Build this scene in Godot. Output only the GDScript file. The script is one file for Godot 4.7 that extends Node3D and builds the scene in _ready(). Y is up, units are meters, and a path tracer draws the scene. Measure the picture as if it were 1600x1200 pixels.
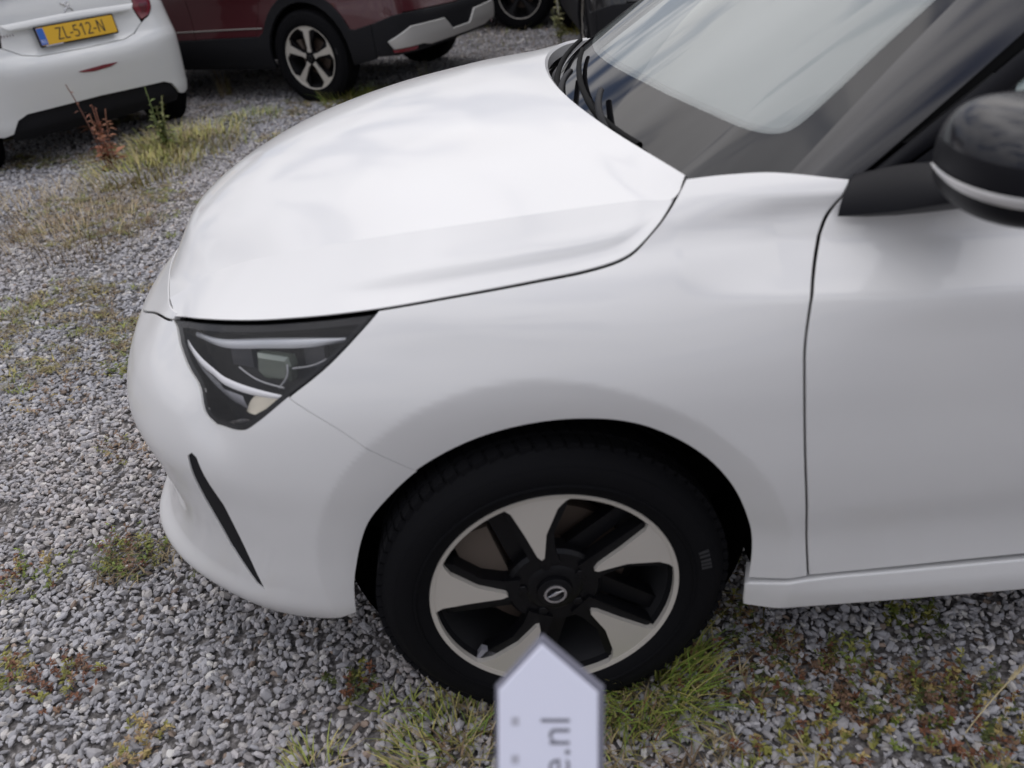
extends Node3D
# A white hatchback's front quarter on a weedy gravel lot, two cars parked behind.
# All lengths in metres. The near car: nose towards -x, left side towards +z.

const INK := Color(0.012, 0.012, 0.014)
var rng := RandomNumberGenerator.new()
var M := {}

# ---------------------------------------------------------------- small helpers
func lin(r: float, g: float, b: float) -> Color:
	return Color(r, g, b).linear_to_srgb()

func mat(c: Color, rough := 0.6, metal := 0.0, coat := 0.0) -> StandardMaterial3D:
	var m := StandardMaterial3D.new()
	m.albedo_color = c
	m.roughness = rough
	m.metallic = metal
	if coat > 0.0:
		m.clearcoat_enabled = true
		m.clearcoat = coat
		m.clearcoat_roughness = 0.03
	return m

func pane(c: Color, alpha: float, rough := 0.02) -> StandardMaterial3D:
	var m := mat(c, rough)
	m.albedo_color.a = alpha
	m.transparency = BaseMaterial3D.TRANSPARENCY_ALPHA
	return m

func noise(freq: float, oct := 4, sd := 1) -> FastNoiseLite:
	var n := FastNoiseLite.new()
	n.seed = sd
	n.frequency = freq
	n.noise_type = FastNoiseLite.TYPE_SIMPLEX_SMOOTH
	n.fractal_octaves = oct
	return n

func tag(o: Node, label := "", category := "", group := "", kind := "") -> Node:
	if label: o.set_meta("label", label)
	if category: o.set_meta("category", category)
	if group: o.set_meta("group", group)
	if kind: o.set_meta("kind", kind)
	return o

var taken := {}
func numbered(called: String) -> String:
	if not taken.has(called):
		taken[called] = 0
		return called
	taken[called] += 1
	return "%s_%03d" % [called, taken[called]]

func base(called: String, at := Vector3.ZERO, turn := 0.0) -> Node3D:
	var o := Node3D.new()
	o.name = numbered(called)
	add_child(o)
	o.position = at
	o.rotation.y = turn
	return o

func put(mesh: Mesh, called: String, m: Material, parent: Node = null) -> MeshInstance3D:
	var o := MeshInstance3D.new()
	o.mesh = mesh
	o.material_override = m
	if parent == null or parent == self:
		o.name = numbered(called)
		add_child(o)
	else:
		var n := 0
		var nm := called
		while parent.has_node(NodePath(nm)):
			n += 1
			nm = "%s_%03d" % [called, n]
		o.name = nm
		parent.add_child(o)
	return o

# ---------------------------------------------------------------- triangle soup
class Soup:
	var v := PackedVector3Array()
	var n := PackedVector3Array()
	var c := PackedColorArray()
	var flip_z := false
	func tri(a: Vector3, b: Vector3, d: Vector3, na: Vector3, nb: Vector3, nd: Vector3) -> void:
		if (b - a).cross(d - a).dot(na + nb + nd) > 0.0:
			v.append(a); v.append(d); v.append(b)
			n.append(na); n.append(nd); n.append(nb)
		else:
			v.append(a); v.append(b); v.append(d)
			n.append(na); n.append(nb); n.append(nd)
	func flat(a: Vector3, b: Vector3, d: Vector3, out: Vector3) -> void:
		var m := (b - a).cross(d - a)
		if m.length_squared() < 1e-18: return
		m = m.normalized()
		if m.dot(out) < 0.0: m = -m
		tri(a, b, d, m, m, m)
	func quad(a: Vector3, b: Vector3, d: Vector3, e: Vector3, out: Vector3) -> void:
		flat(a, b, d, out)
		flat(a, d, e, out)
	func squad(p: Array, q: Array) -> void:
		tri(p[0], p[1], p[2], q[0], q[1], q[2])
		tri(p[0], p[2], p[3], q[0], q[2], q[3])
	func box(t: Transform3D, s: Vector3) -> void:
		var h := s * 0.5
		for ax in 3:
			for sg in [-1.0, 1.0]:
				var d := Vector3.ZERO; d[ax] = sg
				var e := Vector3.ZERO; e[(ax + 1) % 3] = 1.0
				var f := Vector3.ZERO; f[(ax + 2) % 3] = 1.0
				quad(t * ((d - e - f) * h), t * ((d + e - f) * h), t * ((d + e + f) * h), t * ((d - e + f) * h), t.basis * d)
	func tube(pts: Array, r: float, k := 8, r2 := -1.0) -> void:
		var rings := []
		for i in pts.size():
			var a: Vector3 = pts[maxi(i - 1, 0)]
			var b: Vector3 = pts[mini(i + 1, pts.size() - 1)]
			var t := (b - a).normalized()
			var s := t.cross(Vector3.UP if absf(t.y) < 0.9 else Vector3.RIGHT).normalized()
			var w := s.cross(t)
			var rr := r if r2 < 0.0 else lerpf(r, r2, float(i) / (pts.size() - 1))
			var ring := []
			for j in k:
				var an := TAU * j / k
				ring.append([pts[i] + (s * cos(an) + w * sin(an)) * rr, s * cos(an) + w * sin(an)])
			rings.append(ring)
		for i in pts.size() - 1:
			for j in k:
				var p = rings[i][j]; var q = rings[i][(j + 1) % k]
				var p2 = rings[i + 1][j]; var q2 = rings[i + 1][(j + 1) % k]
				squad([p[0], q[0], q2[0], p2[0]], [p[1], q[1], q2[1], p2[1]])
	func mesh() -> ArrayMesh:
		var a := []
		a.resize(Mesh.ARRAY_MAX)
		var vv := v; var nn := n
		if flip_z:
			vv = PackedVector3Array(); nn = PackedVector3Array()
			for i in range(0, v.size(), 3):
				for j in [0, 2, 1]:
					vv.append(v[i + j] * Vector3(1, 1, -1))
					nn.append(n[i + j] * Vector3(1, 1, -1))
		a[Mesh.ARRAY_VERTEX] = vv
		a[Mesh.ARRAY_NORMAL] = nn
		if c.size() == v.size(): a[Mesh.ARRAY_COLOR] = c
		var m := ArrayMesh.new()
		m.add_surface_from_arrays(Mesh.PRIMITIVE_TRIANGLES, a)
		return m

# ---------------------------------------------------------------- smooth surfaces
class Spline:                       # finite-difference cubic through knots
	var k: PackedFloat64Array
	var v: Array
	var m := []
	func _init(kk, vv) -> void:
		k = kk
		v = vv
		for j in k.size():
			var a := maxi(j - 1, 0); var b := mini(j + 1, k.size() - 1)
			m.append((v[b] - v[a]) / (k[b] - k[a]))
	func at(t: float):
		t = clampf(t, k[0], k[-1])
		var i := clampi(k.bsearch(t, false) - 1, 0, k.size() - 2)
		var h := k[i + 1] - k[i]
		var s := (t - k[i]) / h
		var s2 := s * s; var s3 := s2 * s
		return v[i] * (2 * s3 - 3 * s2 + 1) + m[i] * ((s3 - 2 * s2 + s) * h) + v[i + 1] * (3 * s2 - 2 * s3) + m[i + 1] * ((s3 - s2) * h)

class Surface:
	var lift := 0.0
	func raw(_a: float, _b: float) -> Vector3: return Vector3.ZERO
	func nor(a: float, b: float) -> Vector3:
		var e := 0.0015
		var n := (raw(a + e, b) - raw(a - e, b)).cross(raw(a, b + e) - raw(a, b - e))
		return n.normalized() * side()
	func side() -> float: return 1.0

class Wall extends Surface:         # a body side that wraps round an end: a runs along the plan, b is the height
	var plan: Spline
	var rows := []                    # one Curve over a for each level
	var levels: PackedFloat64Array
	var cache := {}
	var style := ""
	var groove: Array = []
	func _init(pts: Array, zero: int, st: Array, lv: PackedFloat64Array, d: Array) -> void:
		var u := PackedFloat64Array([0.0])
		for i in range(1, pts.size()): u.append(u[-1] + (pts[i] as Vector2).distance_to(pts[i - 1]))
		var u0 := u[zero]
		for i in u.size(): u[i] -= u0
		plan = Spline.new(u, pts)
		levels = lv
		var sk := PackedFloat64Array()
		for i in st: sk.append(u[i])
		for j in lv.size():
			var col := []
			for i in st.size(): col.append(float(d[i][j]))
			rows.append(Spline.new(sk, col))
	func column(a: float) -> Array:
		var key := roundi(a * 100000.0)
		if not cache.has(key):
			var s := signf(a) if style != "" else 1.0
			var aa := absf(a)
			var p: Vector2 = plan.at(aa)
			var q: Vector2 = plan.at(aa + 0.002) - plan.at(aa - 0.002)
			q = q.normalized()
			var vals := []
			for r in rows: vals.append(r.at(aa))
			cache[key] = [Vector2(p.x, p.y * s), Vector2(-q.y, q.x * s), Spline.new(levels, vals)]
		return cache[key]
	func raw(a: float, b: float) -> Vector3:
		var c: Array = column(a)
		var d: float = c[2].at(b)
		d += extra(a, b, c[0])
		var p: Vector2 = c[0] + c[1] * d
		return Vector3(p.x, b, p.y)
	func sp(v: float, k := 120.0) -> float:
		var t := v * k
		return (t if t > 30.0 else log(1.0 + exp(t))) / k
	func extra(a: float, b: float, p: Vector2) -> float:
		if style == "near":
			var d := 0.0
			var r := Vector2(p.x, b - 0.335).length()
			var f := clampf((absf(a) - 0.75) / 0.1, 0, 1)
			d -= 0.31 * sp(0.396 - r, 650.0) * f
			# ridge along the doors, fading out ahead of them
			var g := clampf((absf(a) - 1.62) / 0.14, 0, 1) * clampf((0.93 - b) / 0.05, 0, 1)
			d -= g * (0.75 * sp(b - 0.820, 450.0) - 0.75 * sp(b - 0.862, 70.0))
			# concave fold under the fender top
			var e := clampf((absf(a) - 1.3) / 0.2, 0, 1) * clampf((2.0 - absf(a)) / 0.12, 0, 1)
			var yc := 0.896 + (absf(a) - 1.6) * 0.10
			d += e * 0.008 * exp(-pow((b - yc - 0.025) / 0.028, 2.0)) 
			d -= e * 0.006 * exp(-pow((b - yc + 0.012) / 0.02, 2.0))
			# pocket that the headlamp sits in
			if absf(a) < 1.0 and absf(a) > 0.5:
				var best := 9.0
				var q := Vector2(absf(a), b)
				for i in groove.size() - 1:
					best = minf(best, q.distance_to(Geometry2D.get_closest_point_to_segment(q, groove[i], groove[i + 1])))
				d -= 0.010 * exp(-pow(best / 0.042, 2.0)) * smoothstep(1.0, 0.90, absf(a))
			return d
		return 0.0

class Loft extends Surface:          # cubic net: rows of points, a along the rows, b across them, both in metres-ish units
	var nets := []
	var bk: PackedFloat64Array
	var cache := {}
	var flipped := 1.0
	func _init(ak: PackedFloat64Array, b_knots: PackedFloat64Array, rows: Array) -> void:
		bk = b_knots
		for r in rows: nets.append(Spline.new(ak, r))
	func raw(a: float, b: float) -> Vector3:
		var key := roundi(a * 100000.0)
		if not cache.has(key):
			var vals := []
			for c in nets: vals.append(c.at(a))
			cache[key] = Spline.new(bk, vals)
		return cache[key].at(b)
	func side() -> float: return flipped

func smooth(pts: Array, per := 6) -> PackedVector2Array:
	var k := PackedFloat64Array([0.0])
	for i in range(1, pts.size()): k.append(k[-1] + maxf((pts[i] as Vector2).distance_to(pts[i - 1]), 1e-4))
	var c := Spline.new(k, pts)
	var out := PackedVector2Array()
	for i in pts.size() - 1:
		for j in per: out.append(c.at(lerpf(k[i], k[i + 1], float(j) / per)))
	out.append(pts[-1])
	return out

func path(parts: Array) -> PackedVector2Array:      # joins runs of points and drops doubles
	var out := PackedVector2Array()
	for p in parts:
		for q in p:
			if out.is_empty() or out[-1].distance_to(q) > 0.0015: out.append(q)
	if out[0].distance_to(out[-1]) < 0.0015: out.remove_at(out.size() - 1)
	return out

func dense(poly: PackedVector2Array, step: float) -> PackedVector2Array:
	var out := PackedVector2Array()
	for i in poly.size():
		var a := poly[i]; var b := poly[(i + 1) % poly.size()]
		var n := maxi(1, ceili(a.distance_to(b) / step))
		for j in n: out.append(a.lerp(b, float(j) / n))
	return out

# a panel of sheet metal: the surface inside the outline, its edge rolled over and turned in
func panel(sf: Surface, poly: PackedVector2Array, step := 0.014, lift := 0.0, gap := 0.002, depth := 0.012, roll := 0.0018, soup: Soup = null) -> Soup:
	var s := Soup.new() if soup == null else soup
	if Geometry2D.is_polygon_clockwise(poly): poly.reverse()
	var inner := poly
	if gap + roll > 0.0:
		var off := Geometry2D.offset_polygon(poly, -(gap + roll), Geometry2D.JOIN_MITER)
		var big := -1.0
		for o in off:
			var ar := absf(area(o))
			if ar > big: big = ar; inner = o
	var lo := inner[0]; var hi := inner[0]
	for p in inner: lo = lo.min(p); hi = hi.max(p)
	var memo := {}
	var P := func(p: Vector2) -> Array:
		var key := Vector2i((p * 20000.0).round())
		if not memo.has(key):
			var n := sf.nor(p.x, p.y)
			memo[key] = [sf.raw(p.x, p.y) + n * lift, n]
		return memo[key]
	var i0 := floori(lo.x / step); var i1 := ceili(hi.x / step)
	var j0 := floori(lo.y / step); var j1 := ceili(hi.y / step)
	for i in range(i0, i1):
		var strip := PackedVector2Array([Vector2(i, j0) * step, Vector2(i + 1, j0) * step, Vector2(i + 1, j1) * step, Vector2(i, j1) * step])
		for piece in Geometry2D.intersect_polygons(strip, inner):
			var plo := piece[0].y; var phi := piece[0].y
			for q in piece: plo = minf(plo, q.y); phi = maxf(phi, q.y)
			for j in range(floori(plo / step), ceili(phi / step)):
				var cell := PackedVector2Array([Vector2(i, j) * step, Vector2(i + 1, j) * step, Vector2(i + 1, j + 1) * step, Vector2(i, j + 1) * step])
				for c in Geometry2D.intersect_polygons(cell, piece):
					var ids := Geometry2D.triangulate_polygon(c)
					for t in range(0, ids.size(), 3):
						var A = P.call(c[ids[t]]); var B = P.call(c[ids[t + 1]]); var C = P.call(c[ids[t + 2]])
						s.tri(A[0], B[0], C[0], A[1], B[1], C[1])
	if depth > 0.0:
		var ring := dense(inner, step * 0.6)
		var rows := []
		for i in ring.size():
			var a := ring[(i + ring.size() - 1) % ring.size()]; var b := ring[(i + 1) % ring.size()]
			var t := (b - a).normalized()
			var o := Vector2(t.y, -t.x)
			var n := sf.nor(ring[i].x, ring[i].y)
			var p := sf.raw(ring[i].x, ring[i].y) + n * lift
			var w := (sf.raw(ring[i].x + o.x * 0.002, ring[i].y + o.y * 0.002) + n * lift - p).normalized()
			rows.append([[p, n], [p + w * roll * 0.72 - n * roll * 0.28, (n + w).normalized()], [p + w * roll - n * roll, w], [p + w * roll - n * (depth), w]])
		for i in rows.size():
			var r = rows[i]; var q = rows[(i + 1) % rows.size()]
			for k in 3:
				s.squad([r[k][0], q[k][0], q[k + 1][0], r[k + 1][0]], [r[k][1], q[k][1], q[k + 1][1], r[k + 1][1]])
	return s

func area(p: PackedVector2Array) -> float:
	var s := 0.0
	for i in p.size(): s += p[i].cross(p[(i + 1) % p.size()])
	return s * 0.5

func both(s: Soup, called: String, m: Material, parent: Node) -> MeshInstance3D:      # the part and its mirror on the other side
	var o := put(s.mesh(), called, m, parent)
	s.flip_z = true
	put(s.mesh(), called, m, parent)
	s.flip_z = false
	return o

func ribbon(a: Array, b: Array, bulge := 0.0, out := Vector3.UP, n := 24, k := 8, s: Soup = null) -> Soup:   # a strip between two space curves
	if s == null: s = Soup.new()
	var ka := PackedFloat64Array(); var kb := PackedFloat64Array()
	for i in a.size(): ka.append(float(i) / (a.size() - 1))
	for i in b.size(): kb.append(float(i) / (b.size() - 1))
	var ca := Spline.new(ka, a); var cb := Spline.new(kb, b)
	var f := func(t: float, w: float) -> Vector3:
		return (ca.at(t) as Vector3).lerp(cb.at(t), w) + out * bulge * 4.0 * w * (1.0 - w)
	var pts := []; var nrm := []
	for i in n + 1:
		var rp := []; var rn := []
		for j in k + 1:
			var t := float(i) / n; var w := float(j) / k
			var m: Vector3 = (f.call(minf(t + 0.01, 1.0), w) - f.call(maxf(t - 0.01, 0.0), w)).cross(f.call(t, minf(w + 0.02, 1.0)) - f.call(t, maxf(w - 0.02, 0.0)))
			m = m.normalized()
			if m.dot(out) < 0.0: m = -m
			rp.append(f.call(t, w)); rn.append(m)
		pts.append(rp); nrm.append(rn)
	for i in n:
		for j in k:
			s.squad([pts[i][j], pts[i + 1][j], pts[i + 1][j + 1], pts[i][j + 1]], [nrm[i][j], nrm[i + 1][j], nrm[i + 1][j + 1], nrm[i][j + 1]])
	return s

func lathe(profile: Array, k := 64, s: Soup = null) -> Soup:       # profile of (radius, z), turned about the z axis; smooth
	if s == null: s = Soup.new()
	for i in profile.size() - 1:
		var a: Vector2 = profile[i]; var b: Vector2 = profile[i + 1]
		var t := (b - a).normalized()
		var n0 := Vector2(-t.y, t.x); var n1 := n0
		if i > 0:
			var q: Vector2 = (a - profile[i - 1]).normalized()
			if q.dot(t) > 0.6: n0 = (n0 + Vector2(-q.y, q.x)).normalized()
		if i < profile.size() - 2:
			var q2: Vector2 = (profile[i + 2] - b).normalized()
			if q2.dot(t) > 0.6: n1 = (n1 + Vector2(-q2.y, q2.x)).normalized()
		for j in k:
			var c0 := Vector2.from_angle(TAU * j / k); var c1 := Vector2.from_angle(TAU * (j + 1) / k)
			var pa := Vector3(c0.x * a.x, c0.y * a.x, a.y); var pb := Vector3(c1.x * a.x, c1.y * a.x, a.y)
			var pc := Vector3(c1.x * b.x, c1.y * b.x, b.y); var pd := Vector3(c0.x * b.x, c0.y * b.x, b.y)
			s.squad([pa, pb, pc, pd], [Vector3(c0.x * n0.x, c0.y * n0.x, n0.y), Vector3(c1.x * n0.x, c1.y * n0.x, n0.y), Vector3(c1.x * n1.x, c1.y * n1.x, n1.y), Vector3(c0.x * n1.x, c0.y * n1.x, n1.y)])
	return s

func slab(poly: PackedVector2Array, z0: float, z1: float, s: Soup = null, bevel := 0.0015) -> Soup:     # a flat outline with thickness, facing +z, its front edge bevelled
	if s == null: s = Soup.new()
	if Geometry2D.is_polygon_clockwise(poly): poly.reverse()
	var inner := poly
	var off := Geometry2D.offset_polygon(poly, -bevel)
	if off.size() == 1 and off[0].size() == poly.size(): inner = off[0]
	var ids := Geometry2D.triangulate_polygon(inner)
	var Z := func(p: Vector2, z: float) -> Vector3: return Vector3(p.x, p.y, z)
	for t in range(0, ids.size(), 3):
		s.flat(Z.call(inner[ids[t]], z1), Z.call(inner[ids[t + 1]], z1), Z.call(inner[ids[t + 2]], z1), Vector3.BACK)
	# match the rings by nearest start
	var sh := 0
	var best := 9.0
	for i in inner.size():
		if inner[i].distance_to(poly[0]) < best: best = inner[i].distance_to(poly[0]); sh = i
	for i in poly.size():
		var a := poly[i]; var b := poly[(i + 1) % poly.size()]
		var t := b - a
		var o := Vector3(t.y, -t.x, 0).normalized()
		var zb := z1
		if inner != poly:
			var c := inner[(i + sh) % inner.size()]; var d := inner[(i + 1 + sh) % inner.size()]
			zb = z1 - bevel
			s.quad(Z.call(c, z1), Z.call(d, z1), Z.call(b, zb), Z.call(a, zb), o + Vector3.BACK)
		s.quad(Z.call(a, zb), Z.call(b, zb), Z.call(b, z0), Z.call(a, z0), o)
	return s

# ---------------------------------------------------------------- wheels
func add_wheel(parent: Node3D, at: Vector3, turn: float, kind: String, r: float, rr: float, wide: float, steer := 0.0, spin := 0.0) -> Node3D:
	# outer face towards +z before the turn; rr is the radius of the visible rim edge
	var w := Node3D.new()
	var n := 0
	var nm := "wheel"
	while parent.has_node(NodePath(nm)):
		n += 1
		nm = "wheel_%03d" % n
	w.name = nm
	parent.add_child(w)
	w.position = at
	w.rotation = Vector3(0, turn + steer, 0)
	var h := wide * 0.5
	var pr := []
	pr.append(Vector2(rr - 0.016, h - 0.030)); pr.append(Vector2(rr - 0.002, h - 0.012)); pr.append(Vector2(rr + 0.012, h - 0.004))
	pr.append(Vector2(rr + (r - rr) * 0.42, h)); pr.append(Vector2(rr + (r - rr) * 0.62, h - 0.002)); pr.append(Vector2(r - 0.022, h - 0.010)); pr.append(Vector2(r - 0.008, h - 0.022)); pr.append(Vector2(r, h - 0.042))
	for g in [0.45, 0.12, -0.2, -0.52]:       # grooves round the tread
		pr.append(Vector2(r, h * g + 0.006)); pr.append(Vector2(r - 0.007, h * g + 0.004)); pr.append(Vector2(r - 0.007, h * g - 0.004)); pr.append(Vector2(r, h * g - 0.006))
	pr.append(Vector2(r, -h + 0.04)); pr.append(Vector2(r - 0.02, -h + 0.01)); pr.append(Vector2(rr, -h + 0.01))
	put(lathe(pr, 96).mesh(), "tyre", M.tyre, w)
	# raised rings and a few raised blocks where the maker's lettering stands on the sidewall
	var sw := Soup.new()
	lathe([Vector2(r - 0.034, h - 0.010), Vector2(r - 0.032, h - 0.0035), Vector2(r - 0.028, h - 0.0045), Vector2(r - 0.026, h - 0.012)], 96, sw)
	lathe([Vector2(rr + 0.019, h - 0.006), Vector2(rr + 0.021, h + 0.0012), Vector2(rr + 0.024, h + 0.0012), Vector2(rr + 0.026, h - 0.004)], 96, sw)
	put(sw.mesh(), "sidewall_ring", M.tyre, w)
	var bars := Soup.new()
	for q in [0.10, 0.13, 0.16, 0.20, 0.235]:
		bars.box(Transform3D(Basis(Vector3.BACK, q), Vector3(cos(q), sin(q), 0) * (rr + 0.044) + Vector3(0, 0, h - 0.0008)), Vector3(0.017, 0.005, 0.003))
	var tread := Soup.new()
	for k in 76:
		var q := TAU * k / 76.0
		for z in [[h - 0.036, 0.026, 0.0], [h - 0.075, 0.034, 0.5]]:
			var an: float = q + z[2] * TAU / 76.0
			tread.box(Transform3D(Basis(Vector3.BACK, an) * Basis(Vector3.RIGHT, 0.22), Vector3(cos(an), sin(an), 0) * (r - 0.0035) + Vector3(0, 0, z[0])), Vector3(0.011, r * TAU / 76.0 * 0.74, z[1]))
	tag(put(tread.mesh(), "tread_blocks", M.tyre, w), "", "", "", "stuff")
	tag(put(bars.mesh(), "sidewall_marking", M.rubber_worn, w), "", "", "", "stuff")
	# barrel behind the spokes
	put(lathe([Vector2(0.06, -h + 0.05), Vector2(rr - 0.03, -h + 0.05), Vector2(rr - 0.022, h - 0.06), Vector2(rr - 0.012, h - 0.028)], 64).mesh(), "barrel", M.dark_metal, w)
	var zf := h - 0.012
	var lip := Soup.new()
	lathe([Vector2(rr - 0.010, zf - 0.02), Vector2(rr - 0.0095, zf), Vector2(rr - 0.002, zf + 0.002), Vector2(rr + 0.001, zf - 0.004), Vector2(rr + 0.001, zf - 0.02)], 96, lip)
	put(lip.mesh(), "rim", M.machined, w)
	var hub := Soup.new()
	if kind == "turbine":
		for k in 5:
			var th := deg_to_rad(107.0 - 72.0 * k)
			var arc := func(rad: float, deg: float) -> Vector2: return Vector2.from_angle(th + deg_to_rad(deg)) * rad
			# silver wedge
			var wedge := PackedVector2Array()
			for i in 9: wedge.append(arc.call(rr - 0.008, lerpf(-29.0, 2.5, i / 8.0)))
			for i in 3: wedge.append(arc.call(rr * lerpf(0.90, 0.42, i / 2.0), lerpf(0.5, -2.0, i / 2.0)))
			wedge.append(arc.call(rr * 0.375, -5.0)); wedge.append(arc.call(rr * 0.39, -9.0))
			wedge.append(arc.call(rr * 0.62, -15.0)); wedge.append(arc.call(rr * 0.86, -22.5)); wedge.append(arc.call(rr * 0.93, -26.0))
			put(slab(wedge, zf - 0.028, zf - 0.001, null, 0.0016).mesh(), "spoke", M.machined, w)
			# black flank, a step lower
			var fl := PackedVector2Array([arc.call(rr * 0.30, 12.0), arc.call(rr * 0.45, 8.0), arc.call(rr * 0.93, 3.5), arc.call(rr * 0.94, -27.0), arc.call(rr * 0.86, -27.5), arc.call(rr * 0.60, -21.0), arc.call(rr * 0.42, -22.0), arc.call(rr * 0.30, -30.0)])
			put(slab(fl, zf - 0.036, zf - 0.010, null, 0.003).mesh(), "spoke_flank", M.wheel_black, w)
			# low black web that half fills the opening
			var wb := PackedVector2Array([arc.call(rr * 0.36, 10.0), arc.call(rr * 0.60, 8.0), arc.call(rr * 0.92, 6.0), arc.call(rr * 0.93, 14.0), arc.call(rr * 0.55, 24.0), arc.call(rr * 0.36, 38.0)])
			put(slab(wb, zf - 0.060, zf - 0.036, null, 0.003).mesh(), "spoke_web", M.wheel_black, w)
		var disc := PackedVector2Array()
		for i in 40: disc.append(Vector2.from_angle(TAU * i / 40) * rr * 0.385)
		slab(disc, zf - 0.05, zf - 0.016, hub, 0.006)
		lathe([Vector2(0.03, zf - 0.011), Vector2(rr * 0.20, zf - 0.011), Vector2(rr * 0.24, zf - 0.017)], 48, hub)
	else:
		for k in 5:
			var th2 := TAU * k / 5.0 + spin
			var arc2 := func(rad: float, deg: float) -> Vector2: return Vector2.from_angle(th2 + deg_to_rad(deg)) * rad
			var spoke := PackedVector2Array([arc2.call(rr * 0.20, 24.0), arc2.call(rr * 0.34, 9.5), arc2.call(rr * 0.84, 8.0), arc2.call(rr * 0.965, 19.0), arc2.call(rr * 0.975, 8.0), arc2.call(rr * 0.975, -8.0), arc2.call(rr * 0.965, -19.0), arc2.call(rr * 0.84, -8.0), arc2.call(rr * 0.34, -9.5), arc2.call(rr * 0.20, -24.0)])
			put(slab(spoke, zf - 0.034, zf - 0.004, null, 0.002).mesh(), "spoke", M.machined if kind != "thin" else M.dark_metal, w)
			var flank := PackedVector2Array([arc2.call(rr * 0.2, 34.0), arc2.call(rr * 0.5, 14.0), arc2.call(rr * 0.95, 22.0), arc2.call(rr * 0.95, -22.0), arc2.call(rr * 0.5, -14.0), arc2.call(rr * 0.2, -34.0)])
			put(slab(flank, zf - 0.05, zf - 0.016, null, 0.003).mesh(), "spoke_flank", M.wheel_black, w)
		var disc2 := PackedVector2Array()
		for i in 32: disc2.append(Vector2.from_angle(TAU * i / 32) * rr * 0.24)
		slab(disc2, zf - 0.05, zf - 0.008, hub, 0.004)
	put(hub.mesh(), "hub", M.wheel_black, w)
	var cap := Soup.new()
	lathe([Vector2(0.0, zf - 0.0015), Vector2(0.026, zf - 0.002), Vector2(0.030, zf - 0.004), Vector2(0.031, zf - 0.014)], 32, cap)
	put(cap.mesh(), "centre_cap", M.wheel_black, w)
	var em := Soup.new()
	lathe([Vector2(0.0150, zf - 0.003), Vector2(0.0150, zf + 0.001), Vector2(0.0195, zf + 0.001), Vector2(0.0195, zf - 0.003)], 40, em)
	put(em.mesh(), "emblem_ring", M.chrome, w)
	if kind == "turbine":
		var bolt := PackedVector2Array([Vector2(-0.0155, -0.006), Vector2(-0.001, -0.0045), Vector2(0.0155, 0.006), Vector2(0.001, 0.0045)])
		put(slab(bolt, zf - 0.003, zf + 0.0006, null, 0.0004).mesh(), "emblem_bolt", M.chrome, w)
		# stick-on balance weight inside the rim
		var bw := Soup.new()
		bw.box(Transform3D(Basis(Vector3.BACK, -0.55), Vector3(-0.128, -0.138, zf - 0.016)), Vector3(0.040, 0.022, 0.012))
		put(bw.mesh(), "balance_weight", M.weight, w)
	for k in 5:
		var c := Vector2.from_angle(TAU * k / 5.0 + 0.5) * 0.054
		var hx := PackedVector2Array()
		for i in 6: hx.append(c + Vector2.from_angle(TAU * i / 6.0) * 0.0095)
		put(slab(hx, zf - 0.03, zf - 0.0115, null, 0.0015).mesh(), "wheel_nut", M.wheel_black, w)
	var br := Soup.new()
	lathe([Vector2(0.0, 0.045), Vector2(0.065, 0.045), Vector2(0.07, 0.012), Vector2(0.135, 0.012), Vector2(0.135, -0.012)], 48, br)
	put(br.mesh(), "brake_disc", M.rusty, w)
	var cal := Soup.new()
	cal.box(Transform3D(Basis(Vector3.BACK, 0.25), Vector3(-0.115, 0.065, 0.012)), Vector3(0.065, 0.13, 0.07))
	put(cal.mesh(), "brake_caliper", M.caliper, w)
	return w

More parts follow.
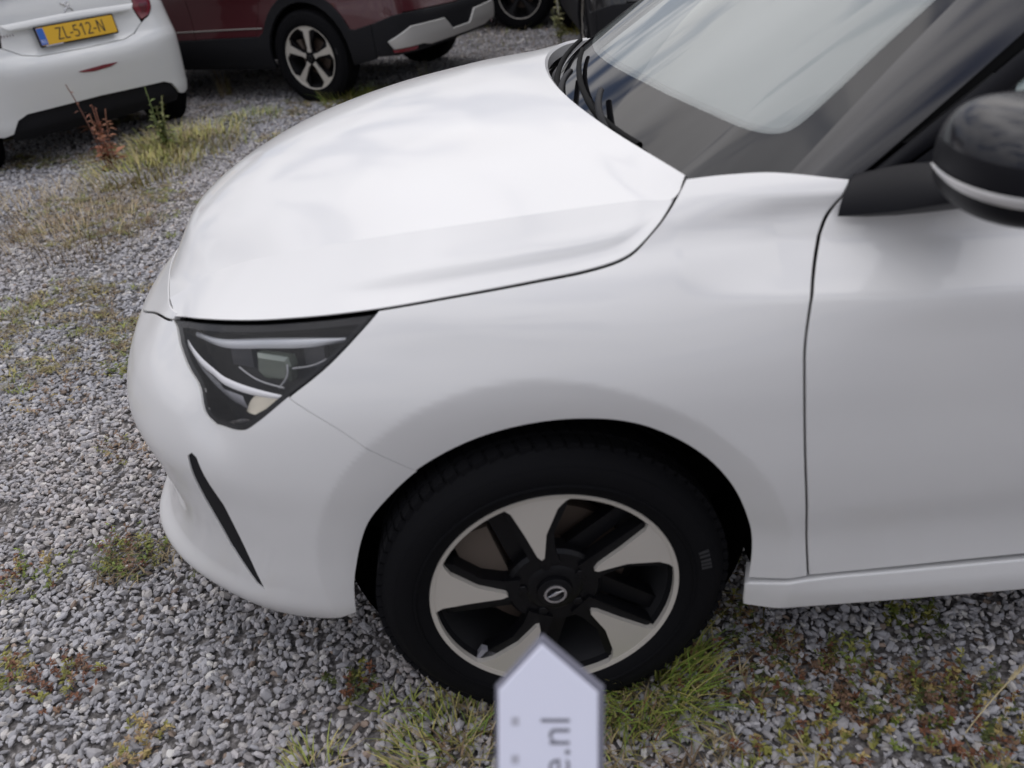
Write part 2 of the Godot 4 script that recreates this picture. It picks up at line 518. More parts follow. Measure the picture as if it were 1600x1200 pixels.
# ---------------------------------------------------------------- the near car
func near_wall() -> Wall:
	var plan := [Vector2(-0.835, -0.30), Vector2(-0.863, -0.15), Vector2(-0.868, 0), Vector2(-0.863, 0.15), Vector2(-0.836, 0.30), Vector2(-0.798, 0.42), Vector2(-0.745, 0.53), Vector2(-0.66, 0.64), Vector2(-0.53, 0.737), Vector2(-0.36, 0.80), Vector2(-0.16, 0.835), Vector2(0.06, 0.854), Vector2(0.30, 0.865), Vector2(0.60, 0.874), Vector2(1.0, 0.88), Vector2(1.5, 0.882), Vector2(2.1, 0.872), Vector2(2.6, 0.86), Vector2(2.92, 0.80), Vector2(3.10, 0.66), Vector2(3.17, 0.40), Vector2(3.18, 0.0)]
	var lv := PackedFloat64Array([0.12, 0.20, 0.26, 0.32, 0.40, 0.48, 0.56, 0.64, 0.70, 0.76, 0.82, 0.88, 0.94, 1.0])
	var d := []
	d.append([-0.10, -0.05, -0.005, -0.03, -0.035, -0.015, 0, -0.035, -0.085, -0.16, -0.26, -0.38, -0.50, -0.62])
	d.append([-0.09, -0.04, 0.015, -0.02, -0.035, -0.015, 0, -0.035, -0.085, -0.16, -0.26, -0.38, -0.50, -0.62])
	d.append([-0.09, -0.02, 0.030, -0.01, -0.032, -0.015, 0, -0.035, -0.085, -0.15, -0.24, -0.36, -0.48, -0.60])
	d.append([-0.10, -0.02, 0.022, -0.005, -0.025, -0.012, 0, -0.030, -0.075, -0.135, -0.21, -0.32, -0.44, -0.56])
	d.append([-0.11, -0.03, 0.005, -0.005, -0.012, -0.007, 0, -0.025, -0.062, -0.115, -0.185, -0.28, -0.40, -0.52])
	d.append([-0.12, -0.04, -0.005, -0.003, -0.004, -0.002, 0, -0.018, -0.048, -0.09, -0.15, -0.24, -0.35, -0.47])
	d.append([-0.12, -0.05, -0.015, -0.005, -0.002, 0, 0, -0.012, -0.032, -0.068, -0.12, -0.20, -0.31, -0.43])
	d.append([-0.12, -0.05, -0.020, -0.008, -0.004, -0.001, 0, -0.006, -0.020, -0.050, -0.09, -0.16, -0.26, -0.38])
	d.append([-0.12, -0.05, -0.028, -0.014, -0.008, -0.002, 0, -0.002, -0.010, -0.032, -0.068, -0.13, -0.21, -0.32])
	d.append([-0.12, -0.05, -0.030, -0.022, -0.017, -0.006, 0, -0.001, -0.006, -0.022, -0.052, -0.10, -0.175, -0.26])
	d.append([-0.12, -0.05, -0.030, -0.032, -0.026, -0.009, 0, 0.003, 0.004, 0.000, -0.010, -0.048, -0.112, -0.21])
	d.append([-0.12, -0.05, -0.030, -0.034, -0.028, -0.011, 0, 0.005, 0.006, 0.003, -0.005, -0.040, -0.10, -0.19])
	d.append([-0.12, -0.05, -0.030, -0.032, -0.026, -0.010, 0, 0.004, 0.000, -0.014, -0.034, -0.060, -0.10, -0.18])
	d.append([-0.12, -0.05, -0.020, -0.010, -0.005, 0.0, 0, 0.0, -0.02, -0.04, -0.05, -0.07, -0.09, -0.12])
	var w := Wall.new(plan, 2, [2, 4, 5, 6, 7, 8, 9, 10, 11, 12, 13, 14, 16, 20], lv, d)
	w.style = "near"
	w.groove = [Vector2(0.640, 0.739), Vector2(0.676, 0.732), Vector2(0.758, 0.705), Vector2(0.800, 0.688), Vector2(0.823, 0.656), Vector2(0.852, 0.644)]
	return w

func wall_line(w: Wall, pts: Array, lift := 0.0, n := 8) -> Array:
	var out := []
	for p in smooth(pts, n): out.append(w.raw(p.x, p.y) + w.nor(p.x, p.y) * lift)
	return out

func near_car() -> void:
	var car := base("white_hatchback")
	tag(car, "white hatchback in the foreground with black mirror and two-tone alloy wheel", "car")
	var w := near_wall()
	var K := [Vector2(0.605, 0.748), Vector2(0.793, 0.781), Vector2(0.972, 0.801), Vector2(1.086, 0.813), Vector2(1.167, 0.822), Vector2(1.278, 0.836), Vector2(1.406, 0.850), Vector2(1.499, 0.861), Vector2(1.552, 0.874), Vector2(1.587, 0.898), Vector2(1.618, 0.926), Vector2(1.645, 0.953)]
	var arch := smooth([Vector2(1.035, 0.262), Vector2(1.053, 0.353), Vector2(1.095, 0.463), Vector2(1.139, 0.519), Vector2(1.207, 0.580), Vector2(1.302, 0.630), Vector2(1.408, 0.656), Vector2(1.504, 0.657), Vector2(1.570, 0.637), Vector2(1.639, 0.587), Vector2(1.688, 0.518), Vector2(1.721, 0.426), Vector2(1.729, 0.367), Vector2(1.727, 0.292), Vector2(1.722, 0.245)], 6)
	var door := smooth([Vector2(1.866, 0.948), Vector2(1.831, 0.907), Vector2(1.821, 0.891), Vector2(1.798, 0.842), Vector2(1.786, 0.805), Vector2(1.778, 0.739), Vector2(1.787, 0.595), Vector2(1.803, 0.464), Vector2(1.823, 0.309)], 6)
	var light_front := smooth([Vector2(0.605, 0.744), Vector2(0.676, 0.732), Vector2(0.758, 0.705), Vector2(0.800, 0.688), Vector2(0.823, 0.656), Vector2(0.852, 0.642)], 5)
	var light_low := smooth([Vector2(0.852, 0.642), Vector2(0.920, 0.648), Vector2(0.950, 0.664), Vector2(1.011, 0.707), Vector2(1.086, 0.756), Vector2(1.168, 0.822)], 5)
	var seam := smooth([Vector2(1.011, 0.704), Vector2(1.105, 0.656), Vector2(1.200, 0.5745)], 5)
	var seam_b := PackedVector2Array()
	for p in seam: seam_b.append(p + Vector2(0.0007, 0.0010))
	var Kd := smooth(K, 6)
	# cut the arch where the bumper seam meets it
	var arch_front := PackedVector2Array(); var arch_rear := PackedVector2Array()
	for p in arch:
		if p.x <= 1.199: arch_front.append(p)
		else: arch_rear.append(p)
	var rev := func(a: PackedVector2Array) -> PackedVector2Array:
		var b := a.duplicate(); b.reverse(); return b
	var K_light := PackedVector2Array(); var K_rear := PackedVector2Array()
	for p in Kd:
		if p.x <= 1.168: K_light.append(p)
		if p.x >= 1.166: K_rear.append(p)
	var drop := func(a: PackedVector2Array, dy: float) -> PackedVector2Array:
		var b := PackedVector2Array()
		for p in a: b.append(p + Vector2(0, dy))
		return b
	# fender
	var top := smooth([Vector2(1.645, 0.953), Vector2(1.699, 0.956), Vector2(1.770, 0.957), Vector2(1.866, 0.948)], 5)
	var up_low := PackedVector2Array()
	for p in light_low:
		if p.x >= 1.009: up_low.append(p)
	var fender := path([K_rear, top, door, [Vector2(1.727, 0.297)], rev.call(arch_rear).slice(3), rev.call(seam), up_low])
	both(panel(w, fender, 0.009, 0.0, 0.0012), "fender", M.white_paint, car)
	# front bumper: from the middle round the corner to the wheel arch
	var nose_seam := smooth([Vector2(-0.001, 0.640), Vector2(0.15, 0.648), Vector2(0.278, 0.666), Vector2(0.481, 0.721), Vector2(0.607, 0.742)], 6)
	var fog_hole := PackedVector2Array([Vector2(0.784, 0.579), Vector2(0.796, 0.588), Vector2(0.808, 0.582), Vector2(0.839, 0.491), Vector2(0.853, 0.392), Vector2(0.867, 0.302), Vector2(0.852, 0.313), Vector2(0.812, 0.392), Vector2(0.787, 0.486)])
	var low_light := PackedVector2Array()
	for p in light_low:
		if p.x <= 1.012: low_light.append(p)
	var bottom := smooth([Vector2(1.035, 0.262), Vector2(0.95, 0.232), Vector2(0.845, 0.225), Vector2(0.70, 0.240), Vector2(0.62, 0.248), Vector2(0.45, 0.245), Vector2(0.25, 0.235), Vector2(-0.001, 0.232)], 6)
	var bumper := path([nose_seam, light_front, low_light, seam_b, rev.call(arch_front), bottom])
	# split at the slot so that the slot is a real opening
	var cut := Geometry2D.clip_polygons(bumper, fog_hole)
	var bs := Soup.new()
	var fill := fog_hole
	if cut.size() >= 2:
		# the slot lies wholly inside: part the bumper along a line through it
		var half := PackedVector2Array([Vector2(-0.1, 0.1), Vector2(0.860, 0.1), Vector2(0.860, 0.3045), Vector2(0.796, 0.575), Vector2(0.796, 1.2), Vector2(-0.1, 1.2)])
		for piece in Geometry2D.clip_polygons(Geometry2D.intersect_polygons(bumper, half)[0], fog_hole): panel(w, piece, 0.008, 0.0, 0.0, 0.012, 0.0, bs)
		for piece in Geometry2D.clip_polygons(Geometry2D.clip_polygons(bumper, half)[0], fog_hole): panel(w, piece, 0.008, 0.0, 0.0, 0.012, 0.0, bs)
	else:
		panel(w, bumper, 0.013, 0.0, 0.0, 0.012, 0.0, bs)
	var bump := both(bs, "front_bumper", M.white_paint, car)
	both(panel(w, fill, 0.012, -0.0025, -0.003, 0.0, 0.0), "air_slot", M.black_plastic, car)
	# strip of body colour between bumper and bonnet
	var lead := smooth([Vector2(0.607, 0.752), Vector2(0.478, 0.747), Vector2(0.339, 0.741), Vector2(0.138, 0.730), Vector2(-0.001, 0.728)], 6)
	var nose := path([drop.call(nose_seam, 0.002), drop.call(lead, 0.0035)])
	both(panel(w, nose, 0.013, 0.0005, 0.0006), "nose_panel", M.white_paint, car)
	# headlamp: clear lens over a dark bowl
	var lens := path([drop.call(K_light, -0.004), rev.call(light_low), rev.call(light_front)])
	headlamp(car, w, lens)
	# bonnet
	var ak := PackedFloat64Array([0, 0.12, 0.28, 0.46, 0.66, 0.80, 0.90, 1.0])
	var ku := PackedFloat64Array(); var kv := []
	for p in K: ku.append(p.x); kv.append(p.y)
	var ky := Spline.new(ku, kv)
	var ck := PackedFloat64Array([0, 0.12, 0.28, 0.46, 0.66, 0.80, 0.88, 0.93, 1.0])
	var ua := Spline.new(ck, [0.607, 0.793, 0.972, 1.167, 1.406, 1.535, 1.585, 1.622, 1.6445])
	var cp8 := [w.raw(0.50, 0.7525), Vector3(-0.53, 0.808, 0.455), Vector3(-0.385, 0.855, 0.535), Vector3(-0.21, 0.889, 0.600), Vector3(0.0, 0.914, 0.647), Vector3(0.125, 0.923, 0.661), Vector3(0.188, 0.927, 0.670), w.raw(1.622, 0.9325), w.raw(1.6445, 0.9548)]
	var cs := Spline.new(ck, cp8)
	var kp := []; var cp := []
	var np8 := [w.raw(0.0, 0.733), Vector3(-0.68, 0.825, 0), Vector3(-0.51, 0.912, 0), Vector3(-0.31, 0.965, 0), Vector3(-0.10, 0.993, 0), Vector3(0.0, 1.000, 0), Vector3(0.05, 1.001, 0), Vector3(0.10, 1.000, 0)]
	var ns := Spline.new(ak, np8)
	var np := []
	ak = PackedFloat64Array()
	for i in 41:
		var t := i / 40.0
		ak.append(t)
		var u: float = ua.at(t)
		kp.append(w.raw(u, ky.at(u) + 0.0015)); cp.append(cs.at(t)); np.append(ns.at(t))
	var ml := func(a: Array) -> Array:
		var o := []
		for p in a: o.append(p * Vector3(1, 1, -1))
		return o
	# the side strip below the crease and the top are two nets, so that the crease stays crisp
	# below the crease: a plain face, a small step, then a flange down to the shut line
	var strip_row := func(t: float, out: float, up: float) -> Array:
		var o := []
		for i in ak.size():
			var a: float = ak[i]
			var f := 0.62 * smoothstep(0.34, 0.58, a) * (1.0 - smoothstep(0.80, 0.90, a))
			o.append((kp[i] as Vector3).lerp(cp[i], t) + Vector3(0, up, out) * f)
		return o
	var r1s: Array = strip_row.call(0.26, 0.006, -0.006); var r2s: Array = strip_row.call(0.40, 0.009, 0.002)
	var r3s := []
	for i in ak.size(): r3s.append((r2s[i] as Vector3).lerp(cp[i], 0.5))
	var strip := Loft.new(ak, PackedFloat64Array([0, 0.26, 0.40, 0.70, 1.0]), [kp, r1s, r2s, r3s, cp])
	# across the top: one smooth arch from crease to crease, eased into the leading edge at the front
	var arch_row := func(f: float, lead_row: Array) -> Array:
		var o := []
		for i in ak.size():
			var c: Vector3 = cp[i]; var m: Vector3 = np[i]
			var p := Vector3(lerpf(m.x, c.x, f * f), lerpf(m.y, c.y, pow(f, 2.2)), c.z * f)
			o.append(p.lerp(lead_row[i], 1.0 - smoothstep(0.0, 0.10, ak[i])))
		return o
	var lead_a := []; var lead_b := []
	for i in ak.size():
		lead_a.append(w.raw(0.17, 0.7385)); lead_b.append(w.raw(0.335, 0.745))
	var m1: Array = arch_row.call(0.34, lead_a); var m2: Array = arch_row.call(0.68, lead_b)
	var top_net := Loft.new(ak, PackedFloat64Array([-1.0, -0.68, -0.34, 0, 0.34, 0.68, 1.0]), [ml.call(cp), ml.call(m2), ml.call(m1), np, m1, m2, cp])
	var hs := Soup.new()
	sheet(strip, 0.0, 1.0, 0.0, 1.0, 90, 16, Vector3(0, 1, 0.6), hs)
	hs.flip_z = false
	var hm := Soup.new()
	for i in range(0, hs.v.size(), 3):
		hm.tri(hs.v[i] * Vector3(1, 1, -1), hs.v[i + 1] * Vector3(1, 1, -1), hs.v[i + 2] * Vector3(1, 1, -1), hs.n[i] * Vector3(1, 1, -1), hs.n[i + 1] * Vector3(1, 1, -1), hs.n[i + 2] * Vector3(1, 1, -1))
	hs.v.append_array(hm.v); hs.n.append_array(hm.n)
	sheet(top_net, 0.0, 1.0, -1.0, 1.0, 90, 72, Vector3.UP, hs)
	# turned-down rear edge and side edge
	var rear := []
	for i in 73: rear.append(top_net.raw(1.0, -1.0 + i / 36.0))
	hem(rear, Vector3(0.006, -0.006, 0), Vector3(0.004, -0.03, 0), hs)
	var front := []
	for i in 73: front.append(top_net.raw(0.0, -1.0 + i / 36.0))
	hem(front, Vector3(-0.001, -0.002, 0), Vector3(0.012, -0.010, 0), hs)
	for sg in [1.0, -1.0]:
		var edge := []
		for i in 91:
			var p := strip.raw(i / 90.0, 0.0)
			edge.append(p * Vector3(1, 1, sg))
		hem(edge, Vector3(0, -0.002, -0.0005 * sg), Vector3(0, -0.004, -0.014 * sg), hs)
	put(hs.mesh(), "bonnet", M.white_paint, car)
	# dark sheet under the bonnet
	var uk := []; var uc := []; var um := []
	for i in ak.size():
		uk.append(kp[i] + Vector3(0.01, -0.035, -0.015)); uc.append(cp[i] + Vector3(0.01, -0.05, -0.01)); um.append(np[i] + Vector3(0.02, -0.06, 0))
	var under := Loft.new(ak, PackedFloat64Array([-1.3, -1.0, 0, 1.0, 1.3]), [ml.call(uk), ml.call(uc), um, uc, uk])
	put(sheet(under, 0.0, 1.0, -1.3, 1.3, 40, 30, Vector3.UP, Soup.new()).mesh(), "bonnet_liner", M.underbody, car)
	# sill
	var sill_top := smooth([Vector2(1.722, 0.288), Vector2(1.823, 0.303), Vector2(1.968, 0.304), Vector2(2.4, 0.306), Vector2(3.1, 0.30), Vector2(3.58, 0.30)], 6)
	var sill := path([sill_top, [Vector2(3.58, 0.235), Vector2(2.4, 0.232), Vector2(1.722, 0.228)]])
	both(panel(w, sill, 0.02, 0.003, 0.001, 0.05, 0.004), "sill", M.white_paint, car)
	# doors
	var door_low := smooth([Vector2(1.824, 0.309), Vector2(1.968, 0.309), Vector2(2.177, 0.312), Vector2(2.86, 0.312)], 6)
	var fd := path([door, door_low, [Vector2(2.88, 0.7), Vector2(2.86, 0.94), Vector2(2.4, 0.94)]])
	both(panel(w, fd, 0.014, 0.0, 0.0022), "front_door", M.white_paint, car)
	var rear_arch := []
	for i in 15:
		var an := lerpf(PI + 0.2, -0.2, i / 14.0)
		rear_arch.append(Vector2(3.93 + cos(an) * 0.345, 0.325 + sin(an) * 0.345))
	var ra := PackedVector2Array(rear_arch)
	var rdoor := path([[Vector2(2.865, 0.94), Vector2(2.885, 0.7), Vector2(2.865, 0.312), Vector2(3.582, 0.312)], ra.slice(1, 5), [Vector2(3.80, 0.78), Vector2(3.86, 0.96), Vector2(3.4, 0.95)]])
	both(panel(w, rdoor, 0.025, 0.0, 0.0022), "rear_door", M.white_paint, car)
	var quarter := path([[Vector2(3.865, 0.96), Vector2(3.805, 0.78)], ra.slice(5), [Vector2(4.35, 0.25), Vector2(5.35, 0.25), Vector2(5.35, 1.0), Vector2(4.4, 0.98)]])
	both(panel(w, quarter, 0.03, 0.0, 0.0022), "rear_quarter", M.white_paint, car)
	# dark structure behind the gaps, and the floor
	var shell := path([[Vector2(1.15, 0.68), Vector2(1.25, 0.80), Vector2(1.5, 0.83), Vector2(1.62, 0.90), Vector2(1.9, 0.92), Vector2(3.4, 0.93), Vector2(3.45, 0.28), Vector2(1.82, 0.28), Vector2(1.80, 0.45), Vector2(1.72, 0.62), Vector2(1.6, 0.71), Vector2(1.45, 0.735), Vector2(1.28, 0.71), Vector2(1.20, 0.66)]])
	both(panel(w, shell, 0.03, -0.028, 0.0, 0.0, 0.0), "inner_frame", M.underbody, car)
	var fl := Soup.new()
	fl.box(Transform3D(Basis(), Vector3(1.25, 0.26, 0)), Vector3(1.75, 0.10, 1.50))
	fl.box(Transform3D(Basis(), Vector3(2.9, 0.30, 0)), Vector3(0.45, 0.10, 1.40))
	fl.box(Transform3D(Basis(), Vector3(0.0, 0.29, 0)), Vector3(1.25, 0.10, 1.04))
	put(fl.mesh(), "floor_pan", M.underbody, car)
	# wheel housings
	for sg in [1.0, -1.0]:
		for wx in [0.0, 2.54]:
			var lin_s := Soup.new()
			for i in 40:
				var a0 := lerpf(-0.55, PI + 0.55, i / 40.0); var a1 := lerpf(-0.55, PI + 0.55, (i + 1) / 40.0)
				var r := 0.368
				var p0 := Vector3(wx + cos(a0) * r, 0.325 + sin(a0) * r, 0.50 * sg); var p1 := Vector3(wx + cos(a1) * r, 0.325 + sin(a1) * r, 0.50 * sg)
				var z1 := Vector3(0, 0, (0.20 if minf(sin(a0), sin(a1)) < -0.05 else 0.285 if wx == 0.0 else 0.33) * sg)
				lin_s.quad(p0, p1, p1 + z1, p0 + z1, -Vector3(cos(a0), sin(a0), 0))
				lin_s.flat(p0, p1, Vector3(wx, 0.325, 0.50 * sg), Vector3(0, 0, sg))
			put(lin_s.mesh(), "wheel_arch_liner", M.liner, car)
	add_wheel(car, Vector3(0, 0.31, 0.745), 0.0, "turbine", 0.299, 0.2137, 0.192, 0.0573)
	add_wheel(car, Vector3(0, 0.31, -0.745), PI, "turbine", 0.299, 0.2137, 0.192, 0.0573)
	add_wheel(car, Vector3(2.54, 0.31, 0.745), 0.0, "turbine", 0.299, 0.2137, 0.192)
	add_wheel(car, Vector3(2.54, 0.31, -0.745), PI, "turbine", 0.299, 0.2137, 0.192)
	cabin(car, w)

func sheet(sf: Surface, a0: float, a1: float, b0: float, b1: float, n: int, k: int, out: Vector3, s: Soup) -> Soup:
	var P := []; var N := []
	for i in n + 1:
		var rp := []; var rn := []
		for j in k + 1:
			var a := lerpf(a0, a1, float(i) / n); var b := lerpf(b0, b1, float(j) / k)
			var e := (a1 - a0) * 0.002; var f := (b1 - b0) * 0.002
			var m := (sf.raw(minf(a + e, a1), b) - sf.raw(maxf(a - e, a0), b)).cross(sf.raw(a, minf(b + f, b1)) - sf.raw(a, maxf(b - f, b0))).normalized()
			if m.dot(out) < 0.0: m = -m
			rp.append(sf.raw(a, b)); rn.append(m)
		P.append(rp); N.append(rn)
	for i in n:
		for j in k: s.squad([P[i][j], P[i + 1][j], P[i + 1][j + 1], P[i][j + 1]], [N[i][j], N[i + 1][j], N[i + 1][j + 1], N[i][j + 1]])
	return s

func hem(edge: Array, d1: Vector3, d2: Vector3, s: Soup) -> void:
	for i in edge.size() - 1:
		var a: Vector3 = edge[i]; var b: Vector3 = edge[i + 1]
		var n1 := (b - a).cross(d1).normalized()
		var n2 := (b - a).cross(d2 - d1).normalized()
		s.squad([a, b, b + d1, a + d1], [n1, n1, n1, n1])
		s.squad([a + d1, b + d1, b + d2, a + d2], [n2, n2, n2, n2])

func headlamp(car: Node3D, w: Wall, lens: PackedVector2Array) -> void:
	for sg in [1.0, -1.0]:
		var h := Node3D.new()
		h.name = "headlight" if sg > 0 else "headlight_001"
		car.add_child(h)
		var add := func(s: Soup, called: String, m: Material) -> void:
			s.flip_z = sg < 0
			put(s.mesh(), called, m, h)
		add.call(panel(w, lens, 0.014, -0.055, -0.004, 0.0, 0.0), "bowl", M.lamp_black)
		# dark wall round the rim of the bowl
		var rim := Soup.new()
		var r := dense(lens, 0.012)
		for i in r.size():
			var a := r[i]; var b := r[(i + 1) % r.size()]
			var na := w.nor(a.x, a.y)
			rim.quad(w.raw(a.x, a.y) - na * 0.004, w.raw(b.x, b.y) - na * 0.004, w.raw(b.x, b.y) - na * 0.06, w.raw(a.x, a.y) - na * 0.06, w.raw(0.9, 0.74) - w.raw(a.x, a.y))
		add.call(rim, "bowl_wall", M.lamp_black)
		# black border printed round the lens edge
		var hole := Geometry2D.offset_polygon(lens, -0.009)
		if hole.size() > 0:
			var border := Soup.new()
			for i in r.size():
				var a := r[i]; var b := r[(i + 1) % r.size()]
				var ha := nearest(hole[0], a); var hb := nearest(hole[0], b)
				border.quad(w.raw(a.x, a.y) - w.nor(a.x, a.y) * 0.004, w.raw(b.x, b.y) - w.nor(b.x, b.y) * 0.004, w.raw(hb.x, hb.y) - w.nor(hb.x, hb.y) * 0.004, w.raw(ha.x, ha.y) - w.nor(ha.x, ha.y) * 0.004, w.nor(a.x, a.y))
			add.call(border, "lens_border", M.lamp_black)
		# running light: a pale bar from the nose side down to the lower corner, then a hooked end
		var bar := Soup.new()
		ribbon(wall_line(w, [Vector2(0.690, 0.736), Vector2(0.774, 0.725), Vector2(0.892, 0.714), Vector2(0.998, 0.706)], -0.012), wall_line(w, [Vector2(0.700, 0.726), Vector2(0.780, 0.712), Vector2(0.892, 0.702), Vector2(0.990, 0.699)], -0.016), 0.002, Vector3(-0.4, 0.3, 0.8), 30, 4, bar)
		add.call(bar, "running_light", M.lamp_white)
		var hook := Soup.new()
		ribbon(wall_line(w, [Vector2(0.985, 0.700), Vector2(0.962, 0.686), Vector2(0.935, 0.672)], -0.014), wall_line(w, [Vector2(0.930, 0.703), Vector2(0.915, 0.690), Vector2(0.905, 0.672)], -0.024), 0.002, Vector3(-0.4, 0.3, 0.8), 16, 4, hook)
		add.call(hook, "indicator", M.lamp_amber)
		var lowr := Soup.new()
		ribbon(wall_line(w, [Vector2(0.715, 0.722), Vector2(0.80, 0.700), Vector2(0.90, 0.695)], -0.020), wall_line(w, [Vector2(0.80, 0.695), Vector2(0.85, 0.672), Vector2(0.90, 0.668)], -0.038), 0.003, Vector3(-0.4, 0.3, 0.8), 24, 4, lowr)
		add.call(lowr, "lower_reflector", M.lamp_clear)
		var ch := Soup.new()
		ribbon(wall_line(w, [Vector2(0.690, 0.749), Vector2(0.80, 0.763), Vector2(0.934, 0.780), Vector2(1.028, 0.787), Vector2(1.10, 0.790)], -0.022), wall_line(w, [Vector2(0.690, 0.742), Vector2(0.80, 0.752), Vector2(0.934, 0.767), Vector2(1.028, 0.775), Vector2(1.10, 0.786)], -0.026), 0.003, Vector3(-0.4, 0.3, 0.8), 30, 4, ch)
		add.call(ch, "upper_trim", M.lamp_bright)
		# the lens unit: a squarish glass block with a bright facet
		var c := w.raw(0.955, 0.748) - w.nor(0.955, 0.748) * 0.036
		var fx := w.nor(0.955, 0.755)
		var bx := Basis(Vector3.UP.cross(fx).normalized(), Vector3.UP, fx.cross(Vector3.UP.cross(fx)).normalized()).orthonormalized()
		var bz := (fx * Vector3(1, 0.2, 1)).normalized()
		bx = Basis(Vector3.UP.cross(bz).normalized(), bz.cross(Vector3.UP.cross(bz)).normalized(), bz)
		var pj := Soup.new()
		var oct := PackedVector2Array([Vector2(-0.034, -0.012), Vector2(-0.018, -0.026), Vector2(0.030, -0.022), Vector2(0.036, 0.004), Vector2(0.032, 0.019), Vector2(-0.030, 0.019)])
		slab(oct, -0.01, 0.012, pj, 0.006)
		var pj2 := Soup.new()
		for i in pj.v.size():
			pj2.v.append(c + bx * pj.v[i]); pj2.n.append(bx * pj.n[i])
		add.call(pj2, "projector_lens", M.lamp_glass)
		for q in [[Vector2(1.03, 0.768), 0.020, 0.018], [Vector2(0.86, 0.752), 0.022, 0.016]]:
			var md := Soup.new()
			var qc := w.raw(q[0].x, q[0].y) - w.nor(q[0].x, q[0].y) * 0.045
			md.box(Transform3D(bx, qc), Vector3(q[1] * 2.0, q[2] * 2.0, 0.012))
			add.call(md, "light_module", M.lamp_dark)
		for q in [[Vector2(0.985, 0.760), Vector2(0.990, 0.735), Vector2(0.975, 0.715)], [Vector2(0.88, 0.735), Vector2(0.93, 0.722), Vector2(0.985, 0.716)], [Vector2(1.00, 0.745), Vector2(1.04, 0.752), Vector2(1.075, 0.765)]]:
			var lg := Soup.new()
			lg.tube(wall_line(w, q, -0.024, 6), 0.0016, 6)
			add.call(lg, "light_guide", M.lamp_grey)
		add.call(panel(w, lens, 0.013, 0.0, 0.0015, 0.004, 0.0015), "lens", M.clear_lens)

func nearest(poly: PackedVector2Array, p: Vector2) -> Vector2:
	var best := poly[0]; var bd := 9.0
	for i in poly.size():
		var q := Geometry2D.get_closest_point_to_segment(p, poly[i], poly[(i + 1) % poly.size()])
		if q.distance_to(p) < bd: bd = q.distance_to(p); best = q
	return best

